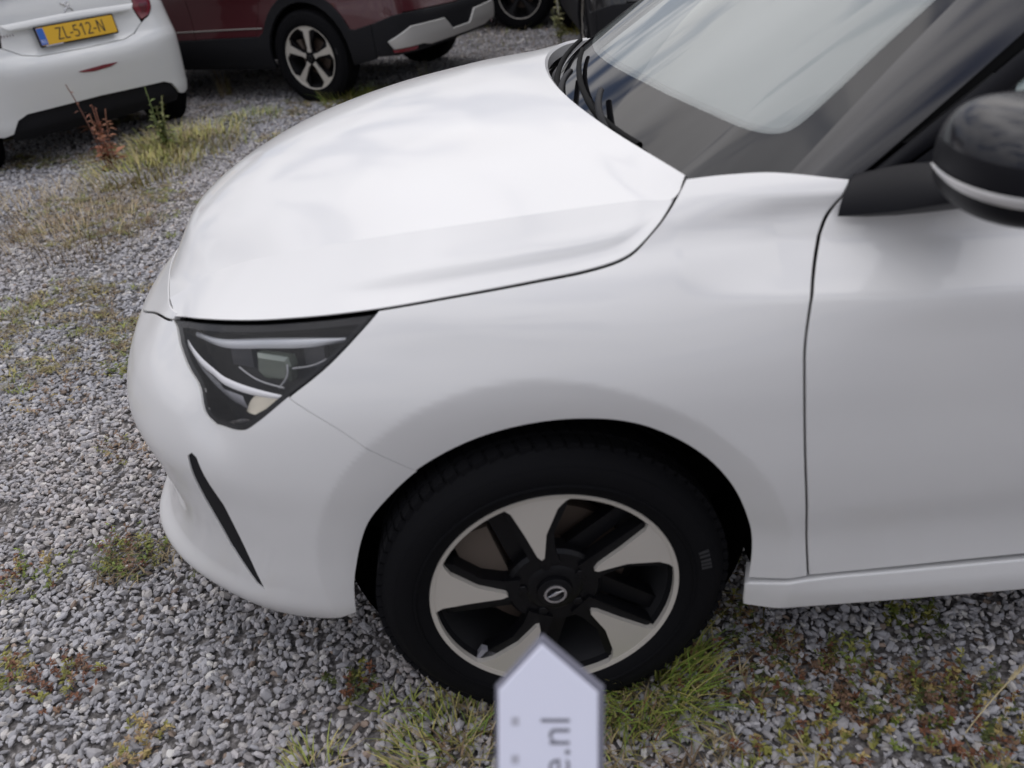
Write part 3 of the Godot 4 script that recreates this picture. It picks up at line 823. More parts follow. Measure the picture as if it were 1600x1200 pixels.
func cabin(car: Node3D, w: Wall) -> void:
	# windscreen net: a runs from the middle to the pillar, b from cowl to roof, mirrored about the middle
	var r0 := [Vector3(0.345, 0.887, -0.687), Vector3(0.22, 0.902, -0.572), Vector3(0.08, 0.910, -0.332), Vector3(0.025, 0.914, 0), Vector3(0.08, 0.910, 0.332), Vector3(0.22, 0.902, 0.572), Vector3(0.345, 0.887, 0.687)]
	var r1 := [Vector3(0.66, 1.142, -0.59), Vector3(0.575, 1.150, -0.50), Vector3(0.49, 1.170, -0.28), Vector3(0.455, 1.178, 0), Vector3(0.49, 1.170, 0.28), Vector3(0.575, 1.150, 0.50), Vector3(0.66, 1.142, 0.59)]
	var r2 := [Vector3(0.99, 1.372, -0.50), Vector3(0.93, 1.385, -0.43), Vector3(0.88, 1.398, -0.24), Vector3(0.86, 1.402, 0), Vector3(0.88, 1.398, 0.24), Vector3(0.93, 1.385, 0.43), Vector3(0.99, 1.372, 0.50)]
	var ws := Loft.new(PackedFloat64Array([-0.66, -0.54, -0.31, 0, 0.31, 0.54, 0.66]), PackedFloat64Array([0, 0.40, 0.78]), [r0, r1, r2])
	ws.flipped = 1.0
	if ws.nor(0, 0.3).y < 0.0: ws.flipped = -1.0
	var screen := Node3D.new()
	screen.name = "windscreen"
	car.add_child(screen)
	var clear := smooth([Vector2(0.0, 0.168), Vector2(0.30, 0.168), Vector2(0.425, 0.160), Vector2(0.514, 0.150), Vector2(0.578, 0.141), Vector2(0.606, 0.143), Vector2(0.618, 0.155), Vector2(0.623, 0.195), Vector2(0.626, 0.30), Vector2(0.630, 0.42), Vector2(0.625, 0.62), Vector2(0.60, 0.72), Vector2(0.50, 0.75), Vector2(0, 0.755), Vector2(-0.50, 0.75), Vector2(-0.60, 0.72), Vector2(-0.625, 0.62), Vector2(-0.630, 0.42), Vector2(-0.626, 0.30), Vector2(-0.623, 0.195), Vector2(-0.618, 0.155), Vector2(-0.606, 0.143), Vector2(-0.578, 0.141), Vector2(-0.514, 0.150), Vector2(-0.425, 0.160), Vector2(-0.30, 0.168), Vector2(0.0, 0.168)], 4)
	put(panel(ws, path([clear]), 0.03, 0.0, 0.0, 0.0, 0.0).mesh(), "glass", M.glass, screen)
	var frit := Soup.new()
	for half in [PackedVector2Array([Vector2(-0.66, 0.0), Vector2(0.0, 0.0), Vector2(0.0, 0.78), Vector2(-0.66, 0.78)]), PackedVector2Array([Vector2(0.0, 0.0), Vector2(0.66, 0.0), Vector2(0.66, 0.78), Vector2(0.0, 0.78)])]:
		for piece in Geometry2D.clip_polygons(half, path([clear])): panel(ws, piece, 0.03, 0.0, 0.0, 0.0, 0.0, frit)
	put(frit.mesh(), "black_border", M.frit, screen)
	# the border thins out in two printed bands
	var edge := path([clear])
	if Geometry2D.is_polygon_clockwise(edge): edge.reverse()
	for k in 2:
		var fade := Soup.new()
		var oa := edge if k == 0 else Geometry2D.offset_polygon(edge, -0.006)[0]
		var ob := Geometry2D.offset_polygon(edge, -0.006 * (k + 1))[0]
		var od := dense(oa, 0.02)
		for i in od.size():
			var p0 := od[i]; var p1 := od[(i + 1) % od.size()]
			var q0 := nearest(ob, p0); var q1 := nearest(ob, p1)
			var nn := ws.nor(p0.x, p0.y)
			fade.quad(ws.raw(p0.x, p0.y) - nn * 0.002, ws.raw(p1.x, p1.y) - nn * 0.002, ws.raw(q1.x, q1.y) - nn * 0.002, ws.raw(q0.x, q0.y) - nn * 0.002, nn)
		put(fade.mesh(), "border_fade", M.fade_dark if k == 0 else M.fade_light, screen)
	# cowl trough between bonnet and glass
	var cw := Soup.new()
	var ca := [Vector3(0.24, 0.885, -0.66), Vector3(0.02, 0.895, -0.35), Vector3(-0.04, 0.90, 0), Vector3(0.02, 0.895, 0.35), Vector3(0.24, 0.885, 0.66)]
	var cb := [Vector3(0.37, 0.900, -0.685), Vector3(0.115, 0.920, -0.34), Vector3(0.06, 0.925, 0), Vector3(0.115, 0.920, 0.34), Vector3(0.37, 0.900, 0.685)]
	ribbon(ca, cb, -0.004, Vector3.UP, 40, 4, cw)
	put(cw.mesh(), "cowl_panel", M.black_plastic, car)
	# pillars, roof, side windows
	for sg in [1.0, -1.0]:
		var f := Vector3(1, 1, sg)
		var sc := func(a: Array) -> Array:
			var o := []
			for p in a: o.append(p * f)
			return o
		var side_out := Vector3(-0.2, 0.5, 0.8 * sg)
		put(ribbon(sc.call([Vector3(0.30, 0.855, 0.705), Vector3(0.655, 1.145, 0.592), Vector3(0.99, 1.377, 0.502), Vector3(1.2, 1.42, 0.49)]), sc.call([Vector3(0.372, 0.862, 0.745), Vector3(0.703, 1.115, 0.694), Vector3(1.035, 1.345, 0.600), Vector3(1.25, 1.39, 0.585)]), 0.012, side_out, 40, 8).mesh(), "front_pillar", M.black_cap, car)
		put(ribbon(sc.call([Vector3(0.478, 0.945, 0.712), Vector3(0.705, 1.108, 0.684), Vector3(1.04, 1.338, 0.590)]), sc.call([Vector3(0.492, 0.945, 0.715), Vector3(0.717, 1.098, 0.687), Vector3(1.05, 1.325, 0.595)]), 0.0, side_out, 20, 2).mesh(), "door_seal", M.rubber, car)
		put(ribbon(sc.call([Vector3(0.490, 0.945, 0.728), Vector3(0.714, 1.103, 0.700), Vector3(1.05, 1.330, 0.603), Vector3(1.5, 1.395, 0.575), Vector3(2.3, 1.36, 0.565)]), sc.call([Vector3(0.520, 0.945, 0.738), Vector3(0.734, 1.080, 0.708), Vector3(1.065, 1.305, 0.615), Vector3(1.5, 1.365, 0.588), Vector3(2.3, 1.33, 0.58)]), 0.005, side_out, 40, 4).mesh(), "door_frame", M.black_satin, car)
		var sail := Soup.new()
		ribbon(sc.call([Vector3(0.528, 0.945, 0.738), Vector3(0.74, 1.075, 0.706)]), sc.call([Vector3(0.66, 0.945, 0.748), Vector3(0.705, 1.045, 0.715)]), 0.003, side_out, 12, 4, sail)
		put(sail.mesh(), "mirror_sail", M.black_satin, car)
		put(ribbon(sc.call([Vector3(0.645, 0.94, 0.742), Vector3(1.3, 0.955, 0.765), Vector3(2.0, 0.97, 0.765), Vector3(2.55, 1.02, 0.72)]), sc.call([Vector3(0.695, 1.055, 0.704), Vector3(1.06, 1.31, 0.607), Vector3(1.6, 1.37, 0.58), Vector3(2.5, 1.30, 0.57)]), 0.02, side_out, 40, 8).mesh(), "side_window", M.glass_side, car)
		put(ribbon(sc.call([Vector3(0.49, 0.932, 0.752), Vector3(1.2, 0.94, 0.775), Vector3(2.0, 0.95, 0.78), Vector3(2.6, 0.98, 0.75)]), sc.call([Vector3(0.49, 0.952, 0.738), Vector3(1.2, 0.962, 0.762), Vector3(2.0, 0.975, 0.765), Vector3(2.6, 1.03, 0.72)]), 0.006, side_out, 40, 4).mesh(), "belt_seal", M.black_satin, car)
		put(ribbon(sc.call([Vector3(2.25, 1.37, 0.56), Vector3(2.75, 1.32, 0.53), Vector3(3.0, 1.20, 0.53)]), sc.call([Vector3(2.3, 0.95, 0.79), Vector3(2.8, 0.96, 0.76), Vector3(3.1, 0.97, 0.60)]), 0.04, side_out, 20, 8).mesh(), "rear_pillar", M.black_gloss, car)
		wing_mirror(car, sg)
	put(ribbon([Vector3(0.86, 1.402, 0), Vector3(1.6, 1.455, 0), Vector3(2.4, 1.42, 0), Vector3(2.9, 1.35, 0)], [Vector3(0.99, 1.374, 0.50), Vector3(1.6, 1.41, 0.56), Vector3(2.4, 1.37, 0.55), Vector3(2.85, 1.30, 0.51)], 0.012, Vector3.UP, 40, 10).mesh(), "roof", M.black_gloss, car)
	put(ribbon([Vector3(0.86, 1.402, 0), Vector3(1.6, 1.455, 0), Vector3(2.4, 1.42, 0), Vector3(2.9, 1.35, 0)], [Vector3(0.99, 1.374, -0.50), Vector3(1.6, 1.41, -0.56), Vector3(2.4, 1.37, -0.55), Vector3(2.85, 1.30, -0.51)], 0.012, Vector3.UP, 40, 10).mesh(), "roof", M.black_gloss, car)
	put(ribbon([Vector3(2.88, 1.33, -0.52), Vector3(2.92, 1.35, 0), Vector3(2.88, 1.33, 0.52)], [Vector3(3.08, 0.98, -0.62), Vector3(3.12, 0.98, 0), Vector3(3.08, 0.98, 0.62)], 0.03, Vector3(1, 0.5, 0), 20, 6).mesh(), "rear_window", M.glass_dark, car)
	# interior: dashboard, seats
	var dash := Soup.new()
	ribbon([Vector3(0.44, 0.945, -0.64), Vector3(0.25, 0.945, 0), Vector3(0.44, 0.945, 0.64)], [Vector3(0.98, 0.90, -0.68), Vector3(0.98, 0.93, 0), Vector3(0.98, 0.90, 0.68)], 0.04, Vector3.UP, 30, 10, dash)
	ribbon([Vector3(0.98, 0.90, -0.68), Vector3(0.98, 0.93, 0), Vector3(0.98, 0.90, 0.68)], [Vector3(0.92, 0.35, -0.68), Vector3(0.92, 0.35, 0), Vector3(0.92, 0.35, 0.68)], 0.03, Vector3(1, 0, 0), 16, 4, dash)
	put(dash.mesh(), "dashboard", M.black_plastic, car)
	for sg in [1.0, -1.0]:
		var seat := Soup.new()
		seat.box(Transform3D(Basis(Vector3.BACK, 0.1), Vector3(1.25, 0.50, 0.37 * sg)), Vector3(0.50, 0.16, 0.48))
		seat.box(Transform3D(Basis(Vector3.BACK, -0.3), Vector3(1.62, 0.82, 0.37 * sg)), Vector3(0.14, 0.62, 0.46))
		seat.box(Transform3D(Basis(Vector3.BACK, -0.25), Vector3(1.74, 1.22, 0.37 * sg)), Vector3(0.09, 0.16, 0.24))
		put(seat.mesh(), "seat", M.seat_cloth, car)
	# wiper arms and blades on the glass
	for wv in [[Vector2(0.44, 0.045), Vector2(0.26, 0.122), Vector2(0.462, 0.063), Vector2(-0.05, 0.152)], [Vector2(0.245, 0.058), Vector2(0.06, 0.118), Vector2(0.225, 0.066), Vector2(-0.28, 0.135)]]:
		var wp := Node3D.new()
		wp.name = "wiper" if not car.has_node("wiper") else "wiper_001"
		car.add_child(wp)
		var arm := Soup.new()
		var bl := Soup.new()
		var pa: Vector2 = wv[0]; var pb: Vector2 = wv[1]
		var pts := []
		var bp := []
		for i in 13:
			var t := i / 12.0
			var q := pa.lerp(pb, t)
			pts.append(ws.raw(q.x, q.y) + ws.nor(q.x, q.y) * (0.014 + 0.012 * sin(PI * t)))
			var q2: Vector2 = (wv[2] as Vector2).lerp(wv[3], t)
			bp.append(ws.raw(q2.x, q2.y) + ws.nor(q2.x, q2.y) * 0.011)
		arm.tube(pts, 0.0075, 8, 0.006)
		arm.tube([pts[0] - ws.nor(pa.x, pa.y) * 0.02, pts[0] + ws.nor(pa.x, pa.y) * 0.012], 0.013, 12)
		bl.tube(bp, 0.0075, 8, 0.005)
		put(arm.mesh(), "arm", M.black_satin, wp)
		put(bl.mesh(), "blade", M.rubber, wp)
	# pale folded sheet lying behind the glass
	var wide := PackedVector2Array([Vector2(-0.64, 0.135), Vector2(-0.40, 0.15), Vector2(0.0, 0.155), Vector2(0.40, 0.15), Vector2(0.64, 0.135), Vector2(0.645, 0.74), Vector2(-0.645, 0.74)])
	var shade := put(panel(ws, wide, 0.05, -0.036, 0.0, 0.004, 0.0).mesh(), "sun_shade", M.shade)
	tag(shade, "pale grey sheet spread behind the windscreen of the near white car", "sunshade")

func wing_mirror(car: Node3D, sg: float) -> void:
	var mr := Node3D.new()
	mr.name = "wing_mirror" if sg > 0 else "wing_mirror_001"
	car.add_child(mr)
	var c := Vector3(0.563, 1.026, 0.958)
	var bs := Basis(Vector3.UP, -0.20)
	# superellipsoid shell, blunt at the back, pointed at the inner lower end
	var at := func(th: float, ph: float, grow: float) -> Vector3:
		var ce := signf(cos(ph)) * pow(absf(cos(ph)), 0.5)
		var x := ce * cos(th); var z := ce * sin(th); var y := signf(sin(ph)) * pow(absf(sin(ph)), 0.85)
		var inner_end := clampf(-z, 0, 1)
		var v := Vector3(x * (0.085 if x < 0 else 0.05), y * (0.074 if y > 0 else 0.052) * (1.0 - 0.55 * inner_end * inner_end), z * 0.125)
		v.y -= 0.012 * inner_end
		v = v * (1.0 + grow)
		v = c + bs * v
		return v * Vector3(1, 1, sg)
	var cap := Soup.new(); var low := Soup.new(); var ind := Soup.new()
	var nt := 48; var nph := 32
	for i in nt:
		for j in nph:
			var t0 := TAU * i / nt; var t1 := TAU * (i + 1) / nt
			var p0 := lerpf(-PI / 2, PI / 2, float(j) / nph); var p1 := lerpf(-PI / 2, PI / 2, float(j + 1) / nph)
			var upper := p0 > 0.24
			var q := []; var n := []
			for tp in [[t0, p0], [t1, p0], [t1, p1], [t0, p1]]:
				q.append(at.call(tp[0], tp[1], 0.0))
				var m: Vector3 = (at.call(tp[0] + 0.02, tp[1], 0.0) - at.call(tp[0] - 0.02, tp[1], 0.0)).cross(at.call(tp[0], minf(tp[1] + 0.02, 1.569), 0.0) - at.call(tp[0], maxf(tp[1] - 0.02, -1.569), 0.0))
				if m.length_squared() < 1e-16: m = Vector3(0, signf(tp[1]), 0)
				m = m.normalized()
				if m.dot(q[-1] - c * Vector3(1, 1, sg)) < 0.0: m = -m
				n.append(m)
			if q[0].distance_to(q[1]) < 1e-5: q[1] = q[0]
			(cap if upper else low).squad(q, n)
	put(cap.mesh(), "cap", M.black_cap, mr)
	put(low.mesh(), "housing", M.black_satin, mr)
	# indicator: a curved pale strip below the seam
	var up := []; var dn := []
	for i in 15:
		var th := lerpf(3.30, 1.5, i / 14.0)
		up.append(at.call(th, -0.02, 0.02)); dn.append(at.call(th, lerpf(-0.04, -0.20, pow(sin(PI * clampf(i / 14.0 * 0.7, 0, 1)), 0.7)), 0.03))
	put(ribbon(up, dn, 0.002, Vector3(-1, 0, 0), 28, 3).mesh(), "indicator", M.indicator, mr)
	# foot on the door
	var ft := Soup.new()
	var fo := Vector3(1, 1, sg)
	ribbon([Vector3(0.476, 0.952, 0.728) * fo, Vector3(0.54, 0.975, 0.78) * fo, Vector3(0.575, 0.985, 0.87) * fo], [Vector3(0.443, 0.908, 0.768) * fo, Vector3(0.50, 0.925, 0.815) * fo, Vector3(0.545, 0.955, 0.88) * fo], 0.012, Vector3(-0.5, 0.4, 0.6 * sg), 20, 6, ft)
	ribbon([Vector3(0.443, 0.908, 0.768) * fo, Vector3(0.50, 0.925, 0.815) * fo, Vector3(0.545, 0.955, 0.88) * fo], [Vector3(0.60, 0.905, 0.775) * fo, Vector3(0.62, 0.92, 0.81) * fo, Vector3(0.62, 0.95, 0.88) * fo], 0.004, Vector3(0, -1, 0.3 * sg), 20, 4, ft)
	ribbon([Vector3(0.476, 0.952, 0.728) * fo, Vector3(0.54, 0.975, 0.78) * fo, Vector3(0.575, 0.985, 0.87) * fo], [Vector3(0.66, 0.955, 0.745) * fo, Vector3(0.66, 0.97, 0.80) * fo, Vector3(0.64, 0.985, 0.87) * fo], 0.004, Vector3(0, 1, 0), 20, 4, ft)
	put(ft.mesh(), "foot", M.black_satin, mr)

# ---------------------------------------------------------------- cars behind; each with its tail towards its own -x
func parked_hatch() -> void:
	var car := base("parked_hatchback", Vector3(-2.744, 0, -4.183), PI / 2 + 0.815)
	tag(car, "white hatchback parked behind at the left, its tail and yellow number plate showing", "car", "cars parked behind")
	var plan := [Vector2(0.03, -0.25), Vector2(0.0, 0), Vector2(0.012, 0.25), Vector2(0.042, 0.46), Vector2(0.095, 0.63), Vector2(0.19, 0.745), Vector2(0.37, 0.82), Vector2(0.75, 0.855), Vector2(1.4, 0.868), Vector2(2.6, 0.865), Vector2(3.3, 0.81), Vector2(3.7, 0.62), Vector2(3.86, 0.3), Vector2(3.88, 0.0)]
	var lv := PackedFloat64Array([0.16, 0.22, 0.28, 0.38, 0.50, 0.60, 0.66, 0.70, 0.74, 0.82, 0.90, 1.0, 1.1])
	var d := []
	d.append([-0.12, -0.08, -0.045, -0.030, -0.012, 0.0, -0.008, -0.035, -0.075, -0.095, -0.10, -0.12, -0.16])
	d.append([-0.12, -0.08, -0.045, -0.030, -0.012, 0.0, -0.008, -0.035, -0.075, -0.095, -0.10, -0.12, -0.16])
	d.append([-0.12, -0.07, -0.035, -0.025, -0.010, 0.0, -0.006, -0.025, -0.055, -0.080, -0.09, -0.11, -0.15])
	d.append([-0.12, -0.06, -0.025, -0.015, -0.006, 0.0, 0.0, -0.012, -0.030, -0.055, -0.07, -0.10, -0.15])
	d.append([-0.12, -0.06, -0.025, -0.012, -0.004, 0.0, 0.002, 0.0, -0.006, -0.016, -0.03, -0.07, -0.12])
	d.append([-0.12, -0.06, -0.030, -0.016, -0.006, 0.0, 0.003, 0.004, 0.0, -0.010, -0.025, -0.06, -0.11])
	d.append([-0.12, -0.06, -0.030, -0.016, -0.006, 0.0, 0.0, -0.005, -0.012, -0.035, -0.06, -0.12, -0.2])
	d.append([-0.12, -0.06, -0.030, -0.016, -0.006, 0.0, -0.02, -0.05, -0.08, -0.15, -0.25, -0.4, -0.5])
	var w := Wall.new(plan, 1, [1, 2, 3, 4, 6, 8, 10, 13], lv, d)
	w.style = "plain"
	var mirror := func(a: Array) -> Array:
		var o := []
		for p in a: o.append(p * Vector2(-1, 1))
		o.reverse()
		return o
	var seam_r := [Vector2(0.0, 0.703), Vector2(0.30, 0.706), Vector2(0.40, 0.728), Vector2(0.50, 0.785), Vector2(0.53, 0.80)]
	var seam: Array = mirror.call(seam_r) + seam_r.slice(1)
	var lampb := [Vector2(0.53, 0.80), Vector2(0.575, 0.815), Vector2(0.64, 0.86), Vector2(0.68, 0.95), Vector2(0.70, 1.0)]
	var arch := []
	for i in 16:
		var an := lerpf(PI + 0.1, -0.1, i / 15.0)
		arch.append(Vector2(1.28 + cos(an) * 0.34, 0.31 + sin(an) * 0.34))
	var side_r := [Vector2(0.70, 1.0), Vector2(0.95, 0.98), Vector2(0.97, 0.80), Vector2(0.99, 0.62)]
	var low_r := [Vector2(0.93, 0.30), Vector2(0.70, 0.255), Vector2(0.63, 0.27), Vector2(0.57, 0.35), Vector2(0.50, 0.378), Vector2(0.0, 0.392)]
	var right_edge := [Vector2(0.70, 0.99), Vector2(0.93, 0.98)] + arch.slice(1, 5).map(func(p): return p)
	right_edge = lampb.slice(1) + [Vector2(0.95, 1.0), Vector2(0.97, 0.75), Vector2(1.0, 0.54), Vector2(0.955, 0.42), Vector2(0.94, 0.30)] + low_r.slice(1)
	var outline := path([seam, right_edge, mirror.call(right_edge)])
	put(panel(w, outline, 0.02, 0.0, 0.0015, 0.02).mesh(), "rear_bumper", M.white_paint2, car)
	# tailgate with a shallow recess round the plate
	var lamp := [Vector2(0.505, 0.80), Vector2(0.575, 0.818), Vector2(0.635, 0.862), Vector2(0.675, 0.95), Vector2(0.69, 1.02), Vector2(0.52, 1.03), Vector2(0.50, 0.95), Vector2(0.475, 0.88)]
	var gate := path([seam.slice(1, seam.size() - 1), [Vector2(0.475, 0.88), Vector2(0.50, 0.95), Vector2(0.52, 1.03), Vector2(0.52, 1.09), Vector2(-0.52, 1.09), Vector2(-0.52, 1.03), Vector2(-0.50, 0.95), Vector2(-0.475, 0.88)]])
	put(panel(w, gate, 0.02, 0.0, 0.002, 0.02).mesh(), "tailgate", M.white_paint2, car)
	var ridge := Soup.new()
	ribbon([Vector3(0.080, 0.885, -0.42), Vector3(0.078, 0.895, 0), Vector3(0.080, 0.885, 0.42)], [Vector3(0.092, 0.868, -0.36), Vector3(0.088, 0.868, 0), Vector3(0.092, 0.868, 0.36)], 0.004, Vector3(-1, -0.6, 0), 30, 4, ridge)
	ribbon([Vector3(0.098, 0.915, -0.45), Vector3(0.096, 0.925, 0), Vector3(0.098, 0.915, 0.45)], [Vector3(0.080, 0.885, -0.42), Vector3(0.078, 0.895, 0), Vector3(0.080, 0.885, 0.42)], 0.002, Vector3(-1, 0.6, 0), 30, 4, ridge)
	put(ridge.mesh(), "plate_hood", M.white_paint2, car)
	var flank := path([[Vector2(0.955, 1.0), Vector2(0.975, 0.75), Vector2(1.005, 0.545)], arch.slice(4), [Vector2(1.63, 0.25), Vector2(3.2, 0.25), Vector2(4.4, 0.25), Vector2(4.75, 0.25), Vector2(4.75, 0.72), Vector2(4.2, 0.86), Vector2(3.2, 0.98), Vector2(2.0, 1.0)]])
	both(panel(w, flank, 0.03, 0.0, 0.001), "side_panel", M.white_paint2, car)
	for sg in [1.0, -1.0]:
		var lp := PackedVector2Array()
		for p in lamp: lp.append(p * Vector2(sg, 1))
		var tl := Node3D.new()
		tl.name = "tail_light" if sg > 0 else "tail_light_001"
		car.add_child(tl)
		put(panel(w, lp, 0.015, 0.006, 0.002, 0.02, 0.004).mesh(), "lens", M.red_lens, tl)
		var inn := PackedVector2Array([Vector2(0.53, 0.84) * Vector2(sg, 1), Vector2(0.575, 0.85) * Vector2(sg, 1), Vector2(0.61, 0.90) * Vector2(sg, 1), Vector2(0.53, 0.905) * Vector2(sg, 1)])
		put(panel(w, inn, 0.015, 0.010, 0.0, 0.004).mesh(), "light_cell", M.red_dark, tl)
		var rf := PackedVector2Array()
		for p in [Vector2(0.125, 0.575), Vector2(0.15, 0.562), Vector2(0.20, 0.555), Vector2(0.28, 0.562), Vector2(0.325, 0.582), Vector2(0.25, 0.585)]: rf.append(p * Vector2(sg, 1) - Vector2(0.235 if sg > 0 else -0.235, 0) + Vector2(0.012, -0.004) if false else p * Vector2(sg, 1))
		var shift := PackedVector2Array()
		for p in rf: shift.append(Vector2((p.x - 0.125) * 1.5 - 0.115, p.y))
		if sg > 0: put(panel(w, shift, 0.012, 0.004, 0.0, 0.006, 0.002).mesh(), "reflector", M.red_lens, car)
	# black lower valance, silencer, floor
	var val := path([[Vector2(-0.66, 0.20), Vector2(0.66, 0.20), Vector2(0.64, 0.30), Vector2(0.57, 0.40), Vector2(0.0, 0.44), Vector2(-0.57, 0.40), Vector2(-0.64, 0.30)]])
	put(panel(w, val, 0.02, -0.022, 0.0, 0.02).mesh(), "valance", M.black_plastic, car)
	var fl := Soup.new()
	fl.box(Transform3D(Basis(), Vector3(1.95, 0.28, 0)), Vector3(3.3, 0.12, 1.25))
	fl.box(Transform3D(Basis(), Vector3(1.95, 0.55, 0)), Vector3(3.4, 0.50, 1.40))
	put(fl.mesh(), "floor_pan", M.underbody, car)
	var ex := Soup.new()
	ex.tube([Vector3(0.20, 0.235, 0.16), Vector3(0.36, 0.235, 0.13), Vector3(0.62, 0.235, 0.10)], 0.062, 16)
	ex.tube([Vector3(0.14, 0.225, -0.06), Vector3(0.30, 0.232, 0.02)], 0.026, 12)
	put(ex.mesh(), "silencer", M.dull_metal, car)
	for x in [0.64, 3.12]:
		add_wheel(car, Vector3(x, 0.305, 0.700), 0.0, "twin", 0.305, 0.205, 0.19)
		add_wheel(car, Vector3(x, 0.305, -0.700), PI, "twin", 0.305, 0.205, 0.19)
	# cabin above the waist
	var gl := Soup.new()
	ribbon([Vector3(0.15, 1.07, -0.52), Vector3(0.12, 1.09, 0), Vector3(0.15, 1.07, 0.52)], [Vector3(0.42, 1.40, -0.46), Vector3(0.40, 1.43, 0), Vector3(0.42, 1.40, 0.46)], 0.03, Vector3(-1, 0.6, 0), 20, 6, gl)
	for sg in [1.0, -1.0]: ribbon([Vector3(0.22, 0.99, 0.70 * sg), Vector3(1.4, 0.98, 0.80 * sg), Vector3(2.7, 0.92, 0.76 * sg)], [Vector3(0.5, 1.38, 0.52 * sg), Vector3(1.2, 1.43, 0.56 * sg), Vector3(1.9, 1.38, 0.54 * sg)], 0.03, Vector3(0, 0.4, sg), 30, 6, gl)
	ribbon([Vector3(2.75, 0.95, -0.74), Vector3(2.9, 0.97, 0), Vector3(2.75, 0.95, 0.74)], [Vector3(1.9, 1.38, -0.52), Vector3(2.0, 1.40, 0), Vector3(1.9, 1.38, 0.52)], 0.03, Vector3(1, 1, 0), 20, 6, gl)
	put(gl.mesh(), "windows", M.glass_dark, car)
	var rf2 := Soup.new()
	ribbon([Vector3(0.40, 1.41, -0.50), Vector3(1.2, 1.45, -0.56), Vector3(2.0, 1.39, -0.54)], [Vector3(0.40, 1.41, 0.50), Vector3(1.2, 1.45, 0.56), Vector3(2.0, 1.39, 0.54)], 0.03, Vector3.UP, 20, 8, rf2)
	ribbon([Vector3(2.75, 0.95, -0.76), Vector3(3.4, 0.88, -0.72), Vector3(3.75, 0.72, -0.5)], [Vector3(2.75, 0.95, 0.76), Vector3(3.4, 0.88, 0.72), Vector3(3.75, 0.72, 0.5)], 0.05, Vector3.UP, 20, 8, rf2)
	put(rf2.mesh(), "roof", M.white_paint2, car)
	number_plate(car, w)
	# chrome badge: a small rearing shape of bent strips
	var bd := Soup.new()
	for seg in [[Vector2(-0.030, 0.985), Vector2(0.000, 0.965), Vector2(0.022, 0.972)], [Vector2(0.000, 0.965), Vector2(0.026, 0.946), Vector2(0.030, 0.930)], [Vector2(0.010, 0.958), Vector2(-0.012, 0.945), Vector2(-0.020, 0.928)], [Vector2(-0.012, 0.974), Vector2(0.016, 0.992)]]:
		var ps := []
		for q in seg: ps.append(w.raw(q.x, q.y) + w.nor(q.x, q.y) * 0.004)
		bd.tube(ps, 0.0045, 6)
	put(bd.mesh(), "badge", M.chrome, car)
	var nm := Soup.new()
	for i in 5: nm.box(Transform3D(Basis(), Vector3(0.075, 0.853, -0.40 - i * 0.018)), Vector3(0.004, 0.016, 0.011 - 0.002 * (i % 2)))
	put(nm.mesh(), "model_lettering", M.chrome, car)

func text_soup(txt: String, h: float, deep: float, font := "Droid Sans") -> Mesh:
	var t := TextMesh.new()
	var f := SystemFont.new()
	f.font_names = PackedStringArray([font])
	t.font = f
	t.text = txt
	t.font_size = 64
	t.pixel_size = h / 46.0
	t.depth = deep
	return t

func number_plate(car: Node3D, w: Wall) -> void:
	var pl := Node3D.new()
	pl.name = "number_plate"
	car.add_child(pl)
	# faces -x; its own x runs to the viewer's right (+z of the car)
	var tilt := 0.139
	pl.position = Vector3(0.055, 0.815, 0.0)
	pl.basis = Basis(Vector3(0, 0, 1), Vector3(sin(tilt), cos(tilt), 0), Vector3(-cos(tilt), sin(tilt), 0))
	var rounded := func(a: float, b: float) -> PackedVector2Array:
		var o := PackedVector2Array()
		for c in [[1, 1, 0], [-1, 1, 1], [-1, -1, 2], [1, -1, 3]]:
			for i in 4: o.append(Vector2(c[0] * (a - 0.008), c[1] * (b - 0.008)) + Vector2.from_angle(PI / 2 * (c[2] + i / 3.0)) * 0.008)
		return o
	put(slab(rounded.call(0.268, 0.063), -0.012, 0.002, null, 0.002).mesh(), "plate_holder", M.black_plastic, pl)
	put(slab(rounded.call(0.260, 0.0545), 0.001, 0.0045, null, 0.001).mesh(), "plate_face", M.plate_yellow, pl)
	var bl := PackedVector2Array([Vector2(-0.2595, -0.051), Vector2(-0.215, -0.051), Vector2(-0.215, 0.051), Vector2(-0.2595, 0.051)])
	put(slab(bl, 0.004, 0.0052, null, 0.0004).mesh(), "country_band", M.plate_blue, pl)
	var tx := put(text_soup("ZL-512-N", 0.074, 0.0016), "plate_letters", M.ink, pl)
	tx.position = Vector3(0.022, 0.0, 0.0052)
	tx.scale = Vector3(0.80, 1.0, 1.0)
	var nl := put(text_soup("NL", 0.022, 0.0012), "country_letters", M.white_plastic, pl)
	nl.position = Vector3(-0.237, -0.030, 0.0058)
	var fr := PackedVector2Array([Vector2(-0.235, -0.061), Vector2(-0.12, -0.061), Vector2(-0.12, -0.0555), Vector2(-0.235, -0.0555)])
	put(slab(fr, 0.0018, 0.003, null, 0.0003).mesh(), "dealer_strip", M.white_plastic, pl)

